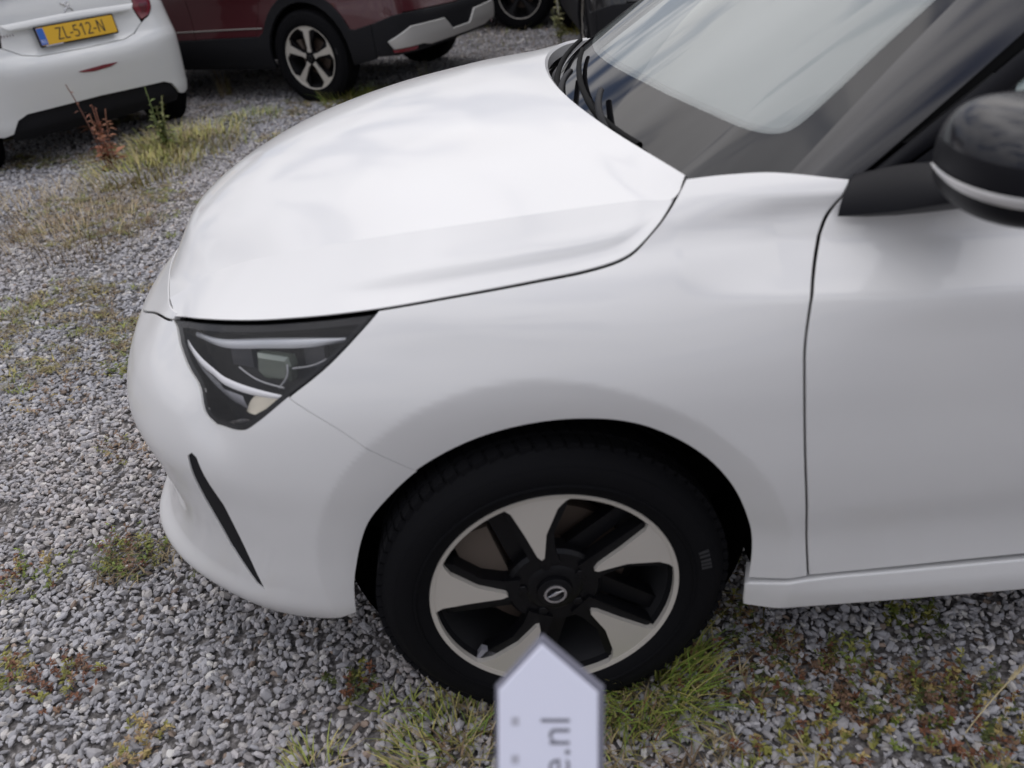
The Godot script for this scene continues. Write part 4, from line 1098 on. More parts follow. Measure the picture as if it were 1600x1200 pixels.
func suv(called: String, at: Vector3, turn: float, paint: Material, label: String, skid: Material, wheel: String, spin := 0.0) -> Node3D:
	var car := base(called, at, turn)
	tag(car, label, "car", "cars parked behind")
	var plan := [Vector2(0.02, -0.3), Vector2(0.0, 0), Vector2(0.01, 0.40), Vector2(0.04, 0.62), Vector2(0.10, 0.76), Vector2(0.21, 0.85), Vector2(0.40, 0.89), Vector2(0.87, 0.905), Vector2(1.6, 0.90), Vector2(2.8, 0.905), Vector2(3.6, 0.87), Vector2(4.1, 0.70), Vector2(4.33, 0.4), Vector2(4.38, 0.0)]
	var lv := PackedFloat64Array([0.22, 0.28, 0.34, 0.42, 0.50, 0.58, 0.66, 0.76, 0.86, 0.96, 1.06])
	var d := []
	d.append([-0.14, -0.08, -0.03, 0.0, 0.0, -0.01, -0.05, -0.09, -0.11, -0.13, -0.16])
	d.append([-0.14, -0.08, -0.03, 0.0, 0.0, -0.01, -0.05, -0.09, -0.11, -0.13, -0.16])
	d.append([-0.12, -0.06, -0.02, 0.0, 0.0, -0.005, -0.02, -0.04, -0.05, -0.07, -0.10])
	d.append([-0.11, -0.05, -0.02, -0.005, 0.0, 0.0, -0.005, -0.015, -0.01, -0.02, -0.05])
	d.append([-0.10, -0.04, -0.02, -0.01, -0.01, -0.012, -0.015, -0.02, -0.01, -0.012, -0.04])
	d.append([-0.10, -0.04, -0.02, -0.01, -0.015, -0.025, -0.03, -0.025, -0.01, -0.012, -0.04])
	d.append([-0.10, -0.04, -0.02, -0.01, 0, 0, -0.01, -0.02, -0.03, -0.06, -0.1])
	d.append([-0.10, -0.04, -0.02, -0.01, 0, 0, -0.05, -0.10, -0.16, -0.3, -0.5])
	var w := Wall.new(plan, 1, [1, 2, 3, 5, 7, 8, 10, 13], lv, d)
	w.style = "plain"
	var uc := 1.57           # rear axle along the plan
	var ufront := 4.22
	var ring := func(u: float, r: float, a0: float, a1: float, n: int) -> Array:
		var o := []
		for i in n + 1:
			var an := lerpf(a0, a1, float(i) / n)
			o.append(Vector2(u + cos(an) * r, 0.36 + sin(an) * r))
		return o
	# black lower cladding with arch rings
	var clad := path([[Vector2(0.96, 0.575), Vector2(1.10, 0.545)], ring.call(uc, 0.47, PI - 0.42, 0.42, 14), [Vector2(2.05, 0.52), Vector2(3.70, 0.50)], ring.call(ufront, 0.47, PI - 0.30, 0.42, 14), [Vector2(4.70, 0.30), Vector2(4.62, 0.28)], ring.call(ufront, 0.395, -0.20, PI + 0.20, 16), [Vector2(2.1, 0.27)], ring.call(uc, 0.395, -0.22, PI + 0.18, 16), [Vector2(0.96, 0.33)]])
	both(panel(w, clad, 0.025, 0.012, 0.0, 0.03, 0.006), "cladding", M.black_plastic, car)
	var body := path([[Vector2(0.70, 0.62), Vector2(0.96, 0.575), Vector2(1.10, 0.545)], ring.call(uc, 0.465, PI - 0.42, 0.42, 14), [Vector2(2.05, 0.52), Vector2(3.70, 0.50)], ring.call(ufront, 0.465, PI - 0.30, 0.42, 14), [Vector2(4.9, 0.45), Vector2(5.45, 0.45), Vector2(5.45, 0.85), Vector2(4.6, 0.98), Vector2(3.4, 1.03), Vector2(1.0, 1.05), Vector2(0.66, 1.05)]])
	# side body, with the door cut out as its own panel
	var dl := PackedVector2Array([Vector2(2.13, 0.40), Vector2(2.75, 0.40), Vector2(2.75, 1.2), Vector2(1.95, 1.2), Vector2(1.98, 0.78)])
	var dl2 := PackedVector2Array([Vector2(2.75, 0.40), Vector2(3.75, 0.40), Vector2(3.78, 0.78), Vector2(3.75, 1.2), Vector2(2.75, 1.2)])
	var rest := Soup.new()
	for a in Geometry2D.clip_polygons(body, dl):
		for b in Geometry2D.clip_polygons(a, dl2): panel(w, b, 0.025, 0.0, 0.0, 0.02, 0.002, rest)
	both(rest, "side_panel", paint, car)
	for q in [dl, dl2]:
		var dd := Soup.new()
		for a in Geometry2D.intersect_polygons(body, q): panel(w, a, 0.025, 0.0, 0.003, 0.02, 0.002, dd)
		both(dd, "door", paint, car)
	var trim := Soup.new()
	ribbon(wall_line(w, [Vector2(2.0, 0.585), Vector2(3.74, 0.575)], 0.006), wall_line(w, [Vector2(2.0, 0.575), Vector2(3.74, 0.567)], 0.006), 0.003, Vector3(0, 0, 1), 24, 3, trim)
	both(trim, "door_trim", M.dull_metal, car)
	# tailgate and upper bumper in body colour
	var gate := PackedVector2Array([Vector2(-0.70, 0.625), Vector2(0.0, 0.60), Vector2(0.70, 0.625), Vector2(0.66, 1.05), Vector2(-0.66, 1.05)])
	put(panel(w, gate, 0.025, 0.0, 0.002, 0.02).mesh(), "tailgate", paint, car)
	var blk := path([[Vector2(-0.96, 0.345), Vector2(-0.80, 0.335), Vector2(0.80, 0.335), Vector2(0.96, 0.345), Vector2(0.96, 0.575), Vector2(0.80, 0.615), Vector2(0.70, 0.620), Vector2(0.0, 0.595), Vector2(-0.70, 0.620), Vector2(-0.80, 0.615), Vector2(-0.96, 0.575)]])
	put(panel(w, blk, 0.02, 0.008, 0.0, 0.03, 0.006).mesh(), "rear_bumper", M.black_plastic, car)
	# bright skid plate with a notch
	var sk := path([[Vector2(-0.86, 0.445), Vector2(-0.66, 0.525), Vector2(-0.245, 0.515), Vector2(-0.14, 0.425), Vector2(0.14, 0.425), Vector2(0.245, 0.515), Vector2(0.66, 0.525), Vector2(0.86, 0.445), Vector2(0.82, 0.385), Vector2(0.55, 0.385), Vector2(0.45, 0.365), Vector2(-0.45, 0.365), Vector2(-0.55, 0.385), Vector2(-0.82, 0.385)]])
	put(panel(w, sk, 0.02, 0.022, 0.0, 0.03, 0.006).mesh(), "skid_plate", skid, car)
	for sg in ([1.0, -1.0] if skid == M.skid else []):
		var rr := PackedVector2Array()
		for p in [Vector2(0.62, 0.355), Vector2(0.82, 0.360), Vector2(0.83, 0.384), Vector2(0.60, 0.382)]: rr.append(p * Vector2(sg, 1))
		put(panel(w, rr, 0.02, 0.016, 0.0, 0.01).mesh(), "reflector", M.red_lens, car)
	var fl := Soup.new()
	fl.box(Transform3D(Basis(), Vector3(2.25, 0.40, 0)), Vector3(2.2, 0.14, 1.60))
	fl.box(Transform3D(Basis(), Vector3(2.2, 0.66, 0)), Vector3(3.9, 0.44, 1.22))
	fl.box(Transform3D(Basis(), Vector3(0.32, 0.50, 0)), Vector3(0.5, 0.2, 1.30))
	put(fl.mesh(), "floor_pan", M.underbody, car)
	for x in [0.87, 3.53]:
		add_wheel(car, Vector3(x, 0.350, 0.79), 0.0, wheel, 0.350, 0.238, 0.22, 0.0, spin)
		add_wheel(car, Vector3(x, 0.350, -0.79), PI, wheel, 0.350, 0.238, 0.22, 0.0, PI - spin)
	var gl := Soup.new()
	for sg in [1.0, -1.0]: ribbon([Vector3(0.3, 1.04, 0.82 * sg), Vector3(1.8, 1.02, 0.87 * sg), Vector3(3.0, 0.99, 0.85 * sg)], [Vector3(0.6, 1.50, 0.62 * sg), Vector3(1.5, 1.56, 0.65 * sg), Vector3(2.3, 1.50, 0.63 * sg)], 0.03, Vector3(0, 0.4, sg), 30, 6, gl)
	ribbon([Vector3(0.13, 1.04, -0.68), Vector3(0.12, 1.05, 0), Vector3(0.13, 1.04, 0.68)], [Vector3(0.45, 1.50, -0.58), Vector3(0.42, 1.53, 0), Vector3(0.45, 1.50, 0.58)], 0.03, Vector3(-1, 0.6, 0), 20, 6, gl)
	ribbon([Vector3(3.0, 1.0, -0.84), Vector3(3.25, 1.02, 0), Vector3(3.0, 1.0, 0.84)], [Vector3(2.3, 1.50, -0.60), Vector3(2.4, 1.53, 0), Vector3(2.3, 1.50, 0.60)], 0.03, Vector3(1, 1, 0), 20, 6, gl)
	put(gl.mesh(), "windows", M.glass_dark, car)
	var rf := Soup.new()
	ribbon([Vector3(0.42, 1.52, -0.62), Vector3(1.5, 1.60, -0.66), Vector3(2.4, 1.52, -0.62)], [Vector3(0.42, 1.52, 0.62), Vector3(1.5, 1.60, 0.66), Vector3(2.4, 1.52, 0.62)], 0.03, Vector3.UP, 20, 8, rf)
	ribbon([Vector3(3.0, 1.0, -0.86), Vector3(3.7, 0.96, -0.82), Vector3(4.2, 0.82, -0.6)], [Vector3(3.0, 1.0, 0.86), Vector3(3.7, 0.96, 0.82), Vector3(4.2, 0.82, 0.6)], 0.05, Vector3.UP, 20, 8, rf)
	put(rf.mesh(), "roof", paint, car)
	return car

# ---------------------------------------------------------------- gravel, weeds, marker
func icosa(sd: int, flat: float) -> ArrayMesh:
	var r := RandomNumberGenerator.new()
	r.seed = sd
	var g := (1.0 + sqrt(5.0)) / 2.0
	var v := [Vector3(-1, g, 0), Vector3(1, g, 0), Vector3(-1, -g, 0), Vector3(1, -g, 0), Vector3(0, -1, g), Vector3(0, 1, g), Vector3(0, -1, -g), Vector3(0, 1, -g), Vector3(g, 0, -1), Vector3(g, 0, 1), Vector3(-g, 0, -1), Vector3(-g, 0, 1)]
	var sx := r.randf_range(0.48, 0.78)
	for i in 12:
		v[i] = (v[i] as Vector3).normalized() * r.randf_range(0.72, 1.12) * Vector3(1.0, flat * r.randf_range(0.85, 1.15), sx)
	var f := [0, 11, 5, 0, 5, 1, 0, 1, 7, 0, 7, 10, 0, 10, 11, 1, 5, 9, 5, 11, 4, 11, 10, 2, 10, 7, 6, 7, 1, 8, 3, 9, 4, 3, 4, 2, 3, 2, 6, 3, 6, 8, 3, 8, 9, 4, 9, 5, 2, 4, 11, 6, 2, 10, 8, 6, 7, 9, 8, 1]
	var s := Soup.new()
	for i in range(0, 60, 3):
		var a: Vector3 = v[f[i]]; var b: Vector3 = v[f[i + 1]]; var c: Vector3 = v[f[i + 2]]
		s.flat(a, b, c, a + b + c)
	return s.mesh()

func ground_y(x: float, z: float) -> float:
	return relief.get_noise_2d(x, z) * 0.010 + 0.007

var relief := noise(0.9, 3, 5)
var patchy := noise(0.55, 3, 9)
const EYE := Vector2(0.0, 1.85)

func build_ground() -> void:
	# one sheet to the horizon
	var s := Soup.new()
	var cells := []
	var xs := [-140.0, -60.0, -25.0]
	var zs := [-160.0, -70.0, -30.0]
	for i in 61: xs.append(-12.0 + i * 0.3)
	for i in 61: zs.append(-14.0 + i * 0.3)
	xs.append_array([12.0, 30.0, 140.0])
	zs.append_array([10.0, 40.0, 120.0])
	for i in xs.size() - 1:
		for j in zs.size() - 1:
			var q := []; var n := []
			for p in [[i, j], [i + 1, j], [i + 1, j + 1], [i, j + 1]]:
				var x: float = xs[p[0]]; var z: float = zs[p[1]]
				q.append(Vector3(x, ground_y(x, z) - 0.006, z))
				n.append(Vector3(ground_y(x - 0.15, z) - ground_y(x + 0.15, z), 0.3, ground_y(x, z - 0.15) - ground_y(x, z + 0.15)).normalized())
			s.squad(q, n)
	tag(put(s.mesh(), "ground", M.soil), "", "", "", "structure")
	# loose stones, nearer ones denser
	var kinds := []
	for i in 8: kinds.append(icosa(100 + i, 0.36 + 0.06 * (i % 4)))
	var place := []
	for k in 8: place.append([])
	rng.seed = 4
	var tiers := [[-2.2, 1.7, -1.2, 1.5, 8600.0, 0.0100, 0.0075], [-4.2, 2.2, -3.6, -1.2, 4600.0, 0.0118, 0.008], [-4.2, -2.2, -1.2, 1.0, 4200.0, 0.0118, 0.008], [-5.5, 3.2, -7.0, -3.6, 2100.0, 0.013, 0.010], [-7.0, 4.0, -11.5, -7.0, 650.0, 0.016, 0.013], [1.7, 4.5, -1.2, 3.2, 2400.0, 0.014, 0.01], [-2.2, 1.7, 1.5, 3.2, 3600.0, 0.0125, 0.01], [-4.2, -2.2, 1.0, 3.2, 2400.0, 0.014, 0.01], [-9.0, -4.2, -3.6, 3.2, 900.0, 0.018, 0.01], [-9.0, -5.5, -9.0, -3.6, 700.0, 0.019, 0.01], [2.2, 7.0, -7.0, -1.2, 800.0, 0.018, 0.01]]
	for t in tiers:
		var n := int((t[1] - t[0]) * (t[3] - t[2]) * t[4])
		for i in n:
			var x := rng.randf_range(t[0], t[1]); var z := rng.randf_range(t[2], t[3])
			var bare := patchy.get_noise_2d(x, z)
			if bare > 0.32 and rng.randf() < 0.35: continue
			var sz: float = t[5] * (0.55 + rng.randf() * 0.85)
			if rng.randf() < 0.03: sz *= 1.5
			var b := Basis.from_euler(Vector3(rng.randfn(0, 0.45), rng.randf() * TAU, rng.randfn(0, 0.45))).scaled(Vector3.ONE * sz)
			var tone := rng.randf()
			var c: Color
			var warm := clampf(patchy.get_noise_2d(x * 0.8 + 40.0, z * 0.8) * 1.6 + 0.25, 0, 1)
			if tone < 0.80: c = Color(0.335, 0.330, 0.345).lerp(Color(0.415, 0.370, 0.345), warm * rng.randf()) * (0.70 + rng.randf() * 0.58)
			elif tone < 0.945: c = Color(0.43, 0.405, 0.385) * (0.7 + rng.randf() * 0.6)
			elif tone < 0.98: c = Color(0.25, 0.19, 0.15) * (0.6 + rng.randf() * 0.7)
			else: c = Color(0.58, 0.56, 0.53)
			place[rng.randi() % 8].append([Transform3D(b, Vector3(x, ground_y(x, z) + sz * 0.10 + rng.randf() * 0.009, z)), c])
	for k in 8:
		var mm := MultiMesh.new()
		mm.transform_format = MultiMesh.TRANSFORM_3D
		mm.use_colors = true
		mm.mesh = kinds[k]
		mm.instance_count = place[k].size()
		for i in place[k].size():
			mm.set_instance_transform(i, place[k][i][0])
			mm.set_instance_color(i, place[k][i][1])
		var o := MultiMeshInstance3D.new()
		o.multimesh = mm
		o.material_override = M.stone
		o.name = numbered("gravel")
		add_child(o)
		tag(o, "loose grey gravel stones covering the lot", "gravel", "", "stuff")

func blade(s: Soup, at: Vector3, dir: Vector3, h: float, wide: float, bend: float, c0: Color, c1: Color, seg := 4) -> void:
	var side := Vector3(-dir.z, 0, dir.x)
	var prev := []
	for i in seg + 1:
		var t := float(i) / seg
		var p := at + Vector3.UP * h * (t - 0.35 * bend * t * t) + dir * h * bend * t * t
		var w := wide * (1.0 - t * t * 0.94) * 0.5
		var nrm := (Vector3.UP * 0.5 + dir * 0.3 - dir * t * bend).normalized()
		var cur := [p - side * w, p + side * w, nrm, c0.lerp(c1, t)]
		if i > 0:
			s.tri(prev[0], prev[1], cur[1], prev[2], prev[2], cur[2])
			s.tri(prev[0], cur[1], cur[0], prev[2], cur[2], cur[2])
			for k in 6: s.c.append(cur[3])
		prev = cur

func leaf(s: Soup, at: Vector3, dir: Vector3, up: Vector3, l: float, wide: float, c: Color) -> void:
	var side := dir.cross(up).normalized()
	var mid := at + dir * l * 0.45 + up * l * 0.06
	var tip := at + dir * l - up * l * 0.10
	var a := mid + side * wide * 0.5 + up * l * 0.05; var b := mid - side * wide * 0.5 + up * l * 0.05
	var n := up
	for t in [[at, a, mid], [at, mid, b], [a, tip, mid], [mid, tip, b]]:
		s.tri(t[0], t[1], t[2], n, n, n)
		for p in 3: s.c.append(c)

func finish(s: Soup, called: String, label: String, cat: String, at: Vector3, m: Material, group := "", turn := 0.0) -> MeshInstance3D:
	var o := put(s.mesh(), called, m)
	o.position = at
	o.rotation.y = turn
	tag(o, label, cat, group)
	return o

func grass(sd: int, n: int, r: float, h: float, cols: Array, wide := 0.0035, lean := 0.9) -> Soup:
	var s := Soup.new()
	rng.seed = sd
	for i in n:
		var a := rng.randf() * TAU; var q := sqrt(rng.randf()) * r
		var d := Vector3.RIGHT.rotated(Vector3.UP, a + rng.randfn(0, 0.6))
		var c: Color = cols[rng.randi() % cols.size()]
		c = c * (0.7 + rng.randf() * 0.6)
		blade(s, Vector3(cos(a) * q, -0.004, -sin(a) * q), d, h * (0.45 + rng.randf() * 0.7), wide * (0.7 + rng.randf() * 0.6), lean * (0.3 + rng.randf() * 0.9), c * 0.8, c * 1.1)
	return s

func herb(sd: int, n: int, r: float, h: float, cols: Array, l := 0.0115) -> Soup:
	var s := Soup.new()
	n = n * 2
	cols = cols.map(func(c): return Color(c.r * 0.85, c.g * 0.74, c.b * 0.8))
	rng.seed = sd
	var stems := maxi(6, n / 16)
	for k in stems:
		var a := rng.randf() * TAU; var q := sqrt(rng.randf()) * r
		var hh := h * (0.35 + rng.randf() * 0.8)
		var root := Vector3(cos(a) * q * 0.7, 0, sin(a) * q * 0.7)
		var top := Vector3(cos(a) * q, hh, sin(a) * q) + Vector3(rng.randfn(0, 0.012), 0, rng.randfn(0, 0.012))
		var c: Color = cols[rng.randi() % cols.size()]
		blade(s, root, (top - root + Vector3(0.0001, 0, 0)).normalized() * Vector3(1, 0, 1) + Vector3(0.001, 0, 0), hh, 0.0022, 0.3, Color(0.14, 0.06, 0.035), c * 0.8, 3)
		for i in maxi(4, n / stems):
			var t := 0.15 + 0.85 * rng.randf()
			var p := root.lerp(top, t)
			var an := rng.randf() * TAU
			var dd := Vector3(cos(an), rng.randf_range(-0.1, 0.7), sin(an)).normalized()
			leaf(s, p, dd, (Vector3.UP + Vector3(rng.randfn(0, 0.4), 0, rng.randfn(0, 0.4))).normalized(), l * (0.6 + rng.randf() * 0.8), l * 0.45 * (0.7 + rng.randf() * 0.6), c * (0.65 + rng.randf() * 0.7))
	return s

func build_plants() -> void:
	var G1 := Color(0.17, 0.25, 0.04); var G2 := Color(0.26, 0.29, 0.06); var Y1 := Color(0.40, 0.35, 0.12)
	var T1 := Color(0.38, 0.30, 0.17); var R1 := Color(0.20, 0.095, 0.045); var B1 := Color(0.20, 0.135, 0.075); var D1 := Color(0.10, 0.14, 0.035)
	# near the wheel
	finish(grass(11, 640, 0.115, 0.11, [G1 * 1.25, G1 * 1.1, G2 * 1.2, G2, Y1]), "grass_tuft", "fresh green grass tuft just right of the white marker, under the near tyre", "grass", Vector3(0.165, 0, 0.80), M.leaf)
	finish(grass(12, 160, 0.075, 0.07, [Y1, T1, B1, R1, G2]), "grass_tuft", "rusty brown grass tuft at the right edge of the white marker", "grass", Vector3(0.10, 0, 0.905), M.leaf)
	finish(grass(13, 380, 0.12, 0.075, [G1, G2, G2, Y1, T1]), "grass_tuft", "yellow green grass tuft left of the white marker at the picture's bottom edge", "grass", Vector3(-0.20, 0, 0.905), M.leaf)
	finish(grass(14, 110, 0.05, 0.06, [G2, Y1, T1]), "grass_tuft", "thin grass tuft by the bottom edge, left of the yellow green tuft", "grass", Vector3(-0.46, 0, 0.91), M.leaf)
	finish(herb(15, 760, 0.16, 0.05, [G2, D1, Y1, B1, R1]), "creeping_weed", "low olive and brown weed beside the right rear of the near front tyre", "weed", Vector3(0.30, 0, 0.72), M.leaf)
	finish(herb(16, 520, 0.11, 0.045, [B1, R1, B1, G2, D1]), "creeping_weed", "brown and green creeping weed on the gravel below the white sill", "weed", Vector3(0.475, 0, 0.80), M.leaf)
	finish(herb(17, 620, 0.13, 0.05, [G2, G1, Y1, B1, D1]), "creeping_weed", "mixed green weed patch right of the brown creeping weed under the door", "weed", Vector3(0.565, 0, 0.865), M.leaf)
	finish(herb(18, 760, 0.13, 0.06, [G2, D1, Y1, B1, R1]), "creeping_weed", "olive weed clump near the lower right corner, below the seed head", "weed", Vector3(0.69, 0, 0.93), M.leaf)
	finish(herb(19, 220, 0.06, 0.04, [G1, G2, D1]), "creeping_weed", "small dark green weed in the shade under the door, far right", "weed", Vector3(0.70, 0, 0.70), M.leaf)
	finish(herb(20, 460, 0.13, 0.04, [G2, Y1, R1]), "creeping_weed", "reddish green weed near the middle of the gravel right of the marker", "weed", Vector3(0.40, 0, 0.95), M.leaf)
	# a leaning grass stalk with a seed head
	var sh := Soup.new()
	rng.seed = 21
	var stalk := []
	for i in 15:
		var t := i / 14.0
		stalk.append(Vector3(0.16 * t + 0.02 * t * t, 0.15 * t - 0.05 * t * t, -0.10 * t))
	sh.tube(stalk, 0.0016, 5, 0.0011)
	for i in 46:
		var t := 0.66 + 0.34 * rng.randf()
		var p := Vector3(0.16 * t + 0.02 * t * t, 0.15 * t - 0.05 * t * t, -0.10 * t)
		var out := Vector3(rng.randfn(0, 1), rng.randfn(0, 1), rng.randfn(0, 1)).normalized()
		var tip := p + (Vector3(0.8, 0.35, -0.5) + out * 0.45).normalized() * 0.014
		sh.flat(p + out * 0.002, tip, p + out.cross(Vector3.UP) * 0.004, Vector3.UP)
		sh.flat(p - out * 0.002, tip, p - out.cross(Vector3.UP) * 0.004, Vector3.UP)
	finish(sh, "grass_stalk", "straw coloured grass stalk with a seed head leaning over the gravel at lower right", "grass stalk", Vector3(0.66, 0, 0.97), M.straw)
	# left foreground
	finish(herb(31, 430, 0.10, 0.075, [D1, G1, G2, R1, B1]), "weed", "dark green and red weed on the gravel left of the white bumper's chin", "weed", Vector3(-1.03, 0, 0.27), M.leaf)
	finish(herb(32, 300, 0.10, 0.055, [G2, G1, R1, Y1]), "weed", "yellow green weed at the left edge, beside the red and dark green one", "weed", Vector3(-1.27, 0, 0.32), M.leaf)
	finish(herb(33, 240, 0.08, 0.05, [R1, R1, B1, G2]), "weed", "reddish weed with few green leaves near the lower left corner", "weed", Vector3(-1.03, 0, 0.66), M.leaf)
	finish(herb(34, 170, 0.06, 0.045, [R1, G2, Y1]), "weed", "small red and yellow weed at the left edge above the lower corner", "weed", Vector3(-1.16, 0, 0.60), M.leaf)
	finish(herb(35, 220, 0.08, 0.06, [G1, G2, G1]), "weed", "bright green weed on the gravel just left of the headlight", "weed", Vector3(-1.42, 0, -0.74), M.leaf)
	finish(herb(36, 200, 0.10, 0.05, [G2, B1, T1]), "weed", "sparse brownish weed left of the fog slot of the white bumper", "weed", Vector3(-1.22, 0, -0.22), M.leaf)
	finish(herb(37, 160, 0.05, 0.05, [R1, G2, D1]), "weed", "small reddish weed below the front bumper, ahead of the tyre", "weed", Vector3(-0.41, 0, 0.73), M.leaf)
	finish(herb(38, 190, 0.07, 0.035, [G2, Y1, T1]), "weed", "low yellowish weed at the bottom left edge of the gravel", "weed", Vector3(-0.83, 0, 0.83), M.leaf)
	finish(grass(39, 160, 0.12, 0.06, [G2, Y1, G1]), "grass_tuft", "short green grass patch at the left edge, level with the headlight", "grass", Vector3(-2.12, 0, -1.34), M.leaf)
	finish(herb(40, 260, 0.16, 0.05, [T1, B1, Y1]), "weed", "withered brown weed at left, between the two cars' shadows", "weed", Vector3(-1.60, 0, -0.62), M.leaf)
	# middle distance
	finish(grass(41, 760, 0.45, 0.17, [Y1 * 1.1, G2, Y1, T1], 0.005), "grass_tuft", "broad yellow green grass clump behind the white bonnet, ahead of the hatchback's rear wheel", "grass", Vector3(-2.25, 0, -4.05), M.leaf)
	finish(grass(42, 640, 0.38, 0.15, [Y1 * 1.1, T1, G2, Y1], 0.005), "grass_tuft", "straw yellow grass clump in front of the red dock plant", "grass", Vector3(-2.35, 0, -3.45), M.leaf)
	finish(grass(43, 300, 0.25, 0.10, [G2, G1, Y1], 0.005), "grass_tuft", "green grass clump between the white hatchback and the red car's wheel", "grass", Vector3(-1.95, 0, -4.75), M.leaf)
	finish(grass(44, 260, 0.20, 0.16, [G1, G2, Y1], 0.005), "grass_tuft", "green grass tuft growing against the red car's rear tyre", "grass", Vector3(-1.24, 0, -5.02), M.leaf)
	finish(grass(45, 620, 0.55, 0.15, [T1 * 1.1, T1, T1, B1], 0.003), "grass_tuft", "dry tan grass on the gravel at left, the farther of two dry patches", "grass", Vector3(-2.75, 0, -2.75), M.leaf)
	finish(grass(46, 560, 0.45, 0.16, [T1 * 1.05, B1, T1, B1], 0.003), "grass_tuft", "dry brown grass on the gravel at left, the nearer of two dry patches", "grass", Vector3(-2.25, 0, -2.25), M.leaf)
	finish(grass(47, 40, 0.06, 0.30, [T1, T1, Y1], 0.005, 0.35), "grass_stalks", "tall pale grass stalks standing at the edge of the red car's shadow", "grass", Vector3(-2.45, 0, -5.9), M.leaf)
	finish(grass(48, 200, 0.5, 0.09, [Y1, G2, T1], 0.004), "grass_tuft", "thin grass patch on the gravel right behind the near bonnet", "grass", Vector3(-1.75, 0, -3.7), M.leaf)
	finish(grass(49, 40, 0.05, 0.22, [T1, G2], 0.004, 0.3), "grass_stalks", "thin grass stalks in front of the red car's bumper shadow", "grass", Vector3(-0.62, 0, -5.35), M.leaf)
	# red dock plant: upright stems with narrow leaves and seed clusters
	finish(dock(51, 5, 0.60, [Color(0.27, 0.10, 0.055), Color(0.32, 0.14, 0.075), Color(0.20, 0.075, 0.045)]), "dock_plant", "tall rust red dock plant standing behind the white hatchback's bumper", "weed", Vector3(-2.62, 0, -3.68), M.leaf)
	finish(dock(52, 6, 0.42, [Color(0.20, 0.24, 0.07), Color(0.15, 0.20, 0.05), Color(0.30, 0.30, 0.12)]), "tall_weed", "green upright weed beside the hatchback's rear wheel, right of the red dock", "weed", Vector3(-2.38, 0, -4.05), M.leaf)
	finish(dock(53, 4, 0.55, [Color(0.25, 0.26, 0.10), Color(0.32, 0.30, 0.14)]), "tall_weed", "tall pale weed in the distance between the two black cars", "weed", Vector3(0.60, 0, -6.35), M.leaf)
	finish(grass(54, 300, 0.35, 0.20, [Y1, G2, Color(0.40, 0.36, 0.05)], 0.006), "grass_tuft", "yellow grass clump far back beside the right hand black car", "grass", Vector3(1.0, 0, -7.3), M.leaf)
	finish(grass(55, 200, 0.9, 0.10, [T1, G2], 0.006), "grass_tuft", "thin strip of grass along the far black car's tyre", "grass", Vector3(0.1, 0, -7.6), M.leaf)
	# fine litter: short straw and moss bits among the stones
	var bits := Soup.new()
	for i in 8: blade(bits, Vector3(rng.randfn(0, 0.01), 0.002, rng.randfn(0, 0.01)), Vector3.RIGHT.rotated(Vector3.UP, rng.randf() * TAU), 0.02, 0.003, 1.6, Color(1, 1, 1), Color(0.8, 0.8, 0.8), 3)
	var mm := MultiMesh.new()
	mm.transform_format = MultiMesh.TRANSFORM_3D
	mm.use_colors = true
	mm.mesh = bits.mesh()
	rng.seed = 77
	var spots := []
	while spots.size() < 8000:
		var x := rng.randf_range(-4.5, 1.4); var z := rng.randf_range(-5.5, 1.1)
		var k := patchy.get_noise_2d(x * 1.6 + 11.0, z * 1.6) + (0.16 if z < -1.5 else 0.0) + (0.12 if x > 0.1 and z > 0.6 else 0.0)
		if k < 0.12 + rng.randf() * 0.35: continue
		spots.append([x, z])
	mm.instance_count = spots.size()
	for i in spots.size():
		var p = spots[i]
		mm.set_instance_transform(i, Transform3D(Basis(Vector3.UP, rng.randf() * TAU).scaled(Vector3.ONE * (0.6 + rng.randf() * 1.2)), Vector3(p[0], ground_y(p[0], p[1]) + 0.006, p[1])))
		var pick := rng.randf()
		mm.set_instance_color(i, (T1 if pick < 0.4 else Y1 if pick < 0.6 else G2 if pick < 0.8 else B1) * (0.7 + rng.randf() * 0.5))
	var o := MultiMeshInstance3D.new()
	o.multimesh = mm
	o.material_override = M.leaf
	o.name = numbered("moss_and_straw")
	add_child(o)
	tag(o, "straw, moss and short dry grass scattered through the gravel", "ground cover", "", "stuff")

func dock(sd: int, n: int, h: float, cols: Array) -> Soup:
	var s := Soup.new()
	rng.seed = sd
	for k in n:
		var a := rng.randf() * TAU
		var hh := h * (0.6 + rng.randf() * 0.45)
		var lean := Vector3(cos(a), 0, sin(a)) * 0.13 * hh
		var root := Vector3(cos(a), 0, sin(a)) * 0.03
		var c: Color = cols[k % cols.size()]
		var pts := []
		for i in 8:
			var t := i / 7.0
			pts.append(root + Vector3.UP * hh * t + lean * t * t)
		for i in 7:
			var p: Vector3 = pts[i]; var q: Vector3 = pts[i + 1]
			for sd2 in [Vector3(0.0035, 0, 0), Vector3(0, 0, 0.0035)]:
				var nn := Vector3(0.3, 0.5, 0.8).normalized()
				s.tri(p - sd2, p + sd2, q + sd2, nn, nn, nn)
				s.tri(p - sd2, q + sd2, q - sd2, nn, nn, nn)
				for v in 6: s.c.append(c * 0.7)
		for i in 22:
			var t := 0.12 + rng.randf() * 0.88
			var p := root + Vector3.UP * hh * t + lean * t * t
			var an := rng.randf() * TAU
			var dir := Vector3(cos(an), 0.6 - rng.randf() * 0.8, sin(an)).normalized()
			var big := 0.09 * (1.0 - t) + 0.022
			leaf(s, p, dir, (Vector3.UP + Vector3(rng.randfn(0, 0.3), 0, rng.randfn(0, 0.3))).normalized(), big * (0.7 + rng.randf() * 0.6), big * 0.34, c * (0.65 + rng.randf() * 0.7))
	return s

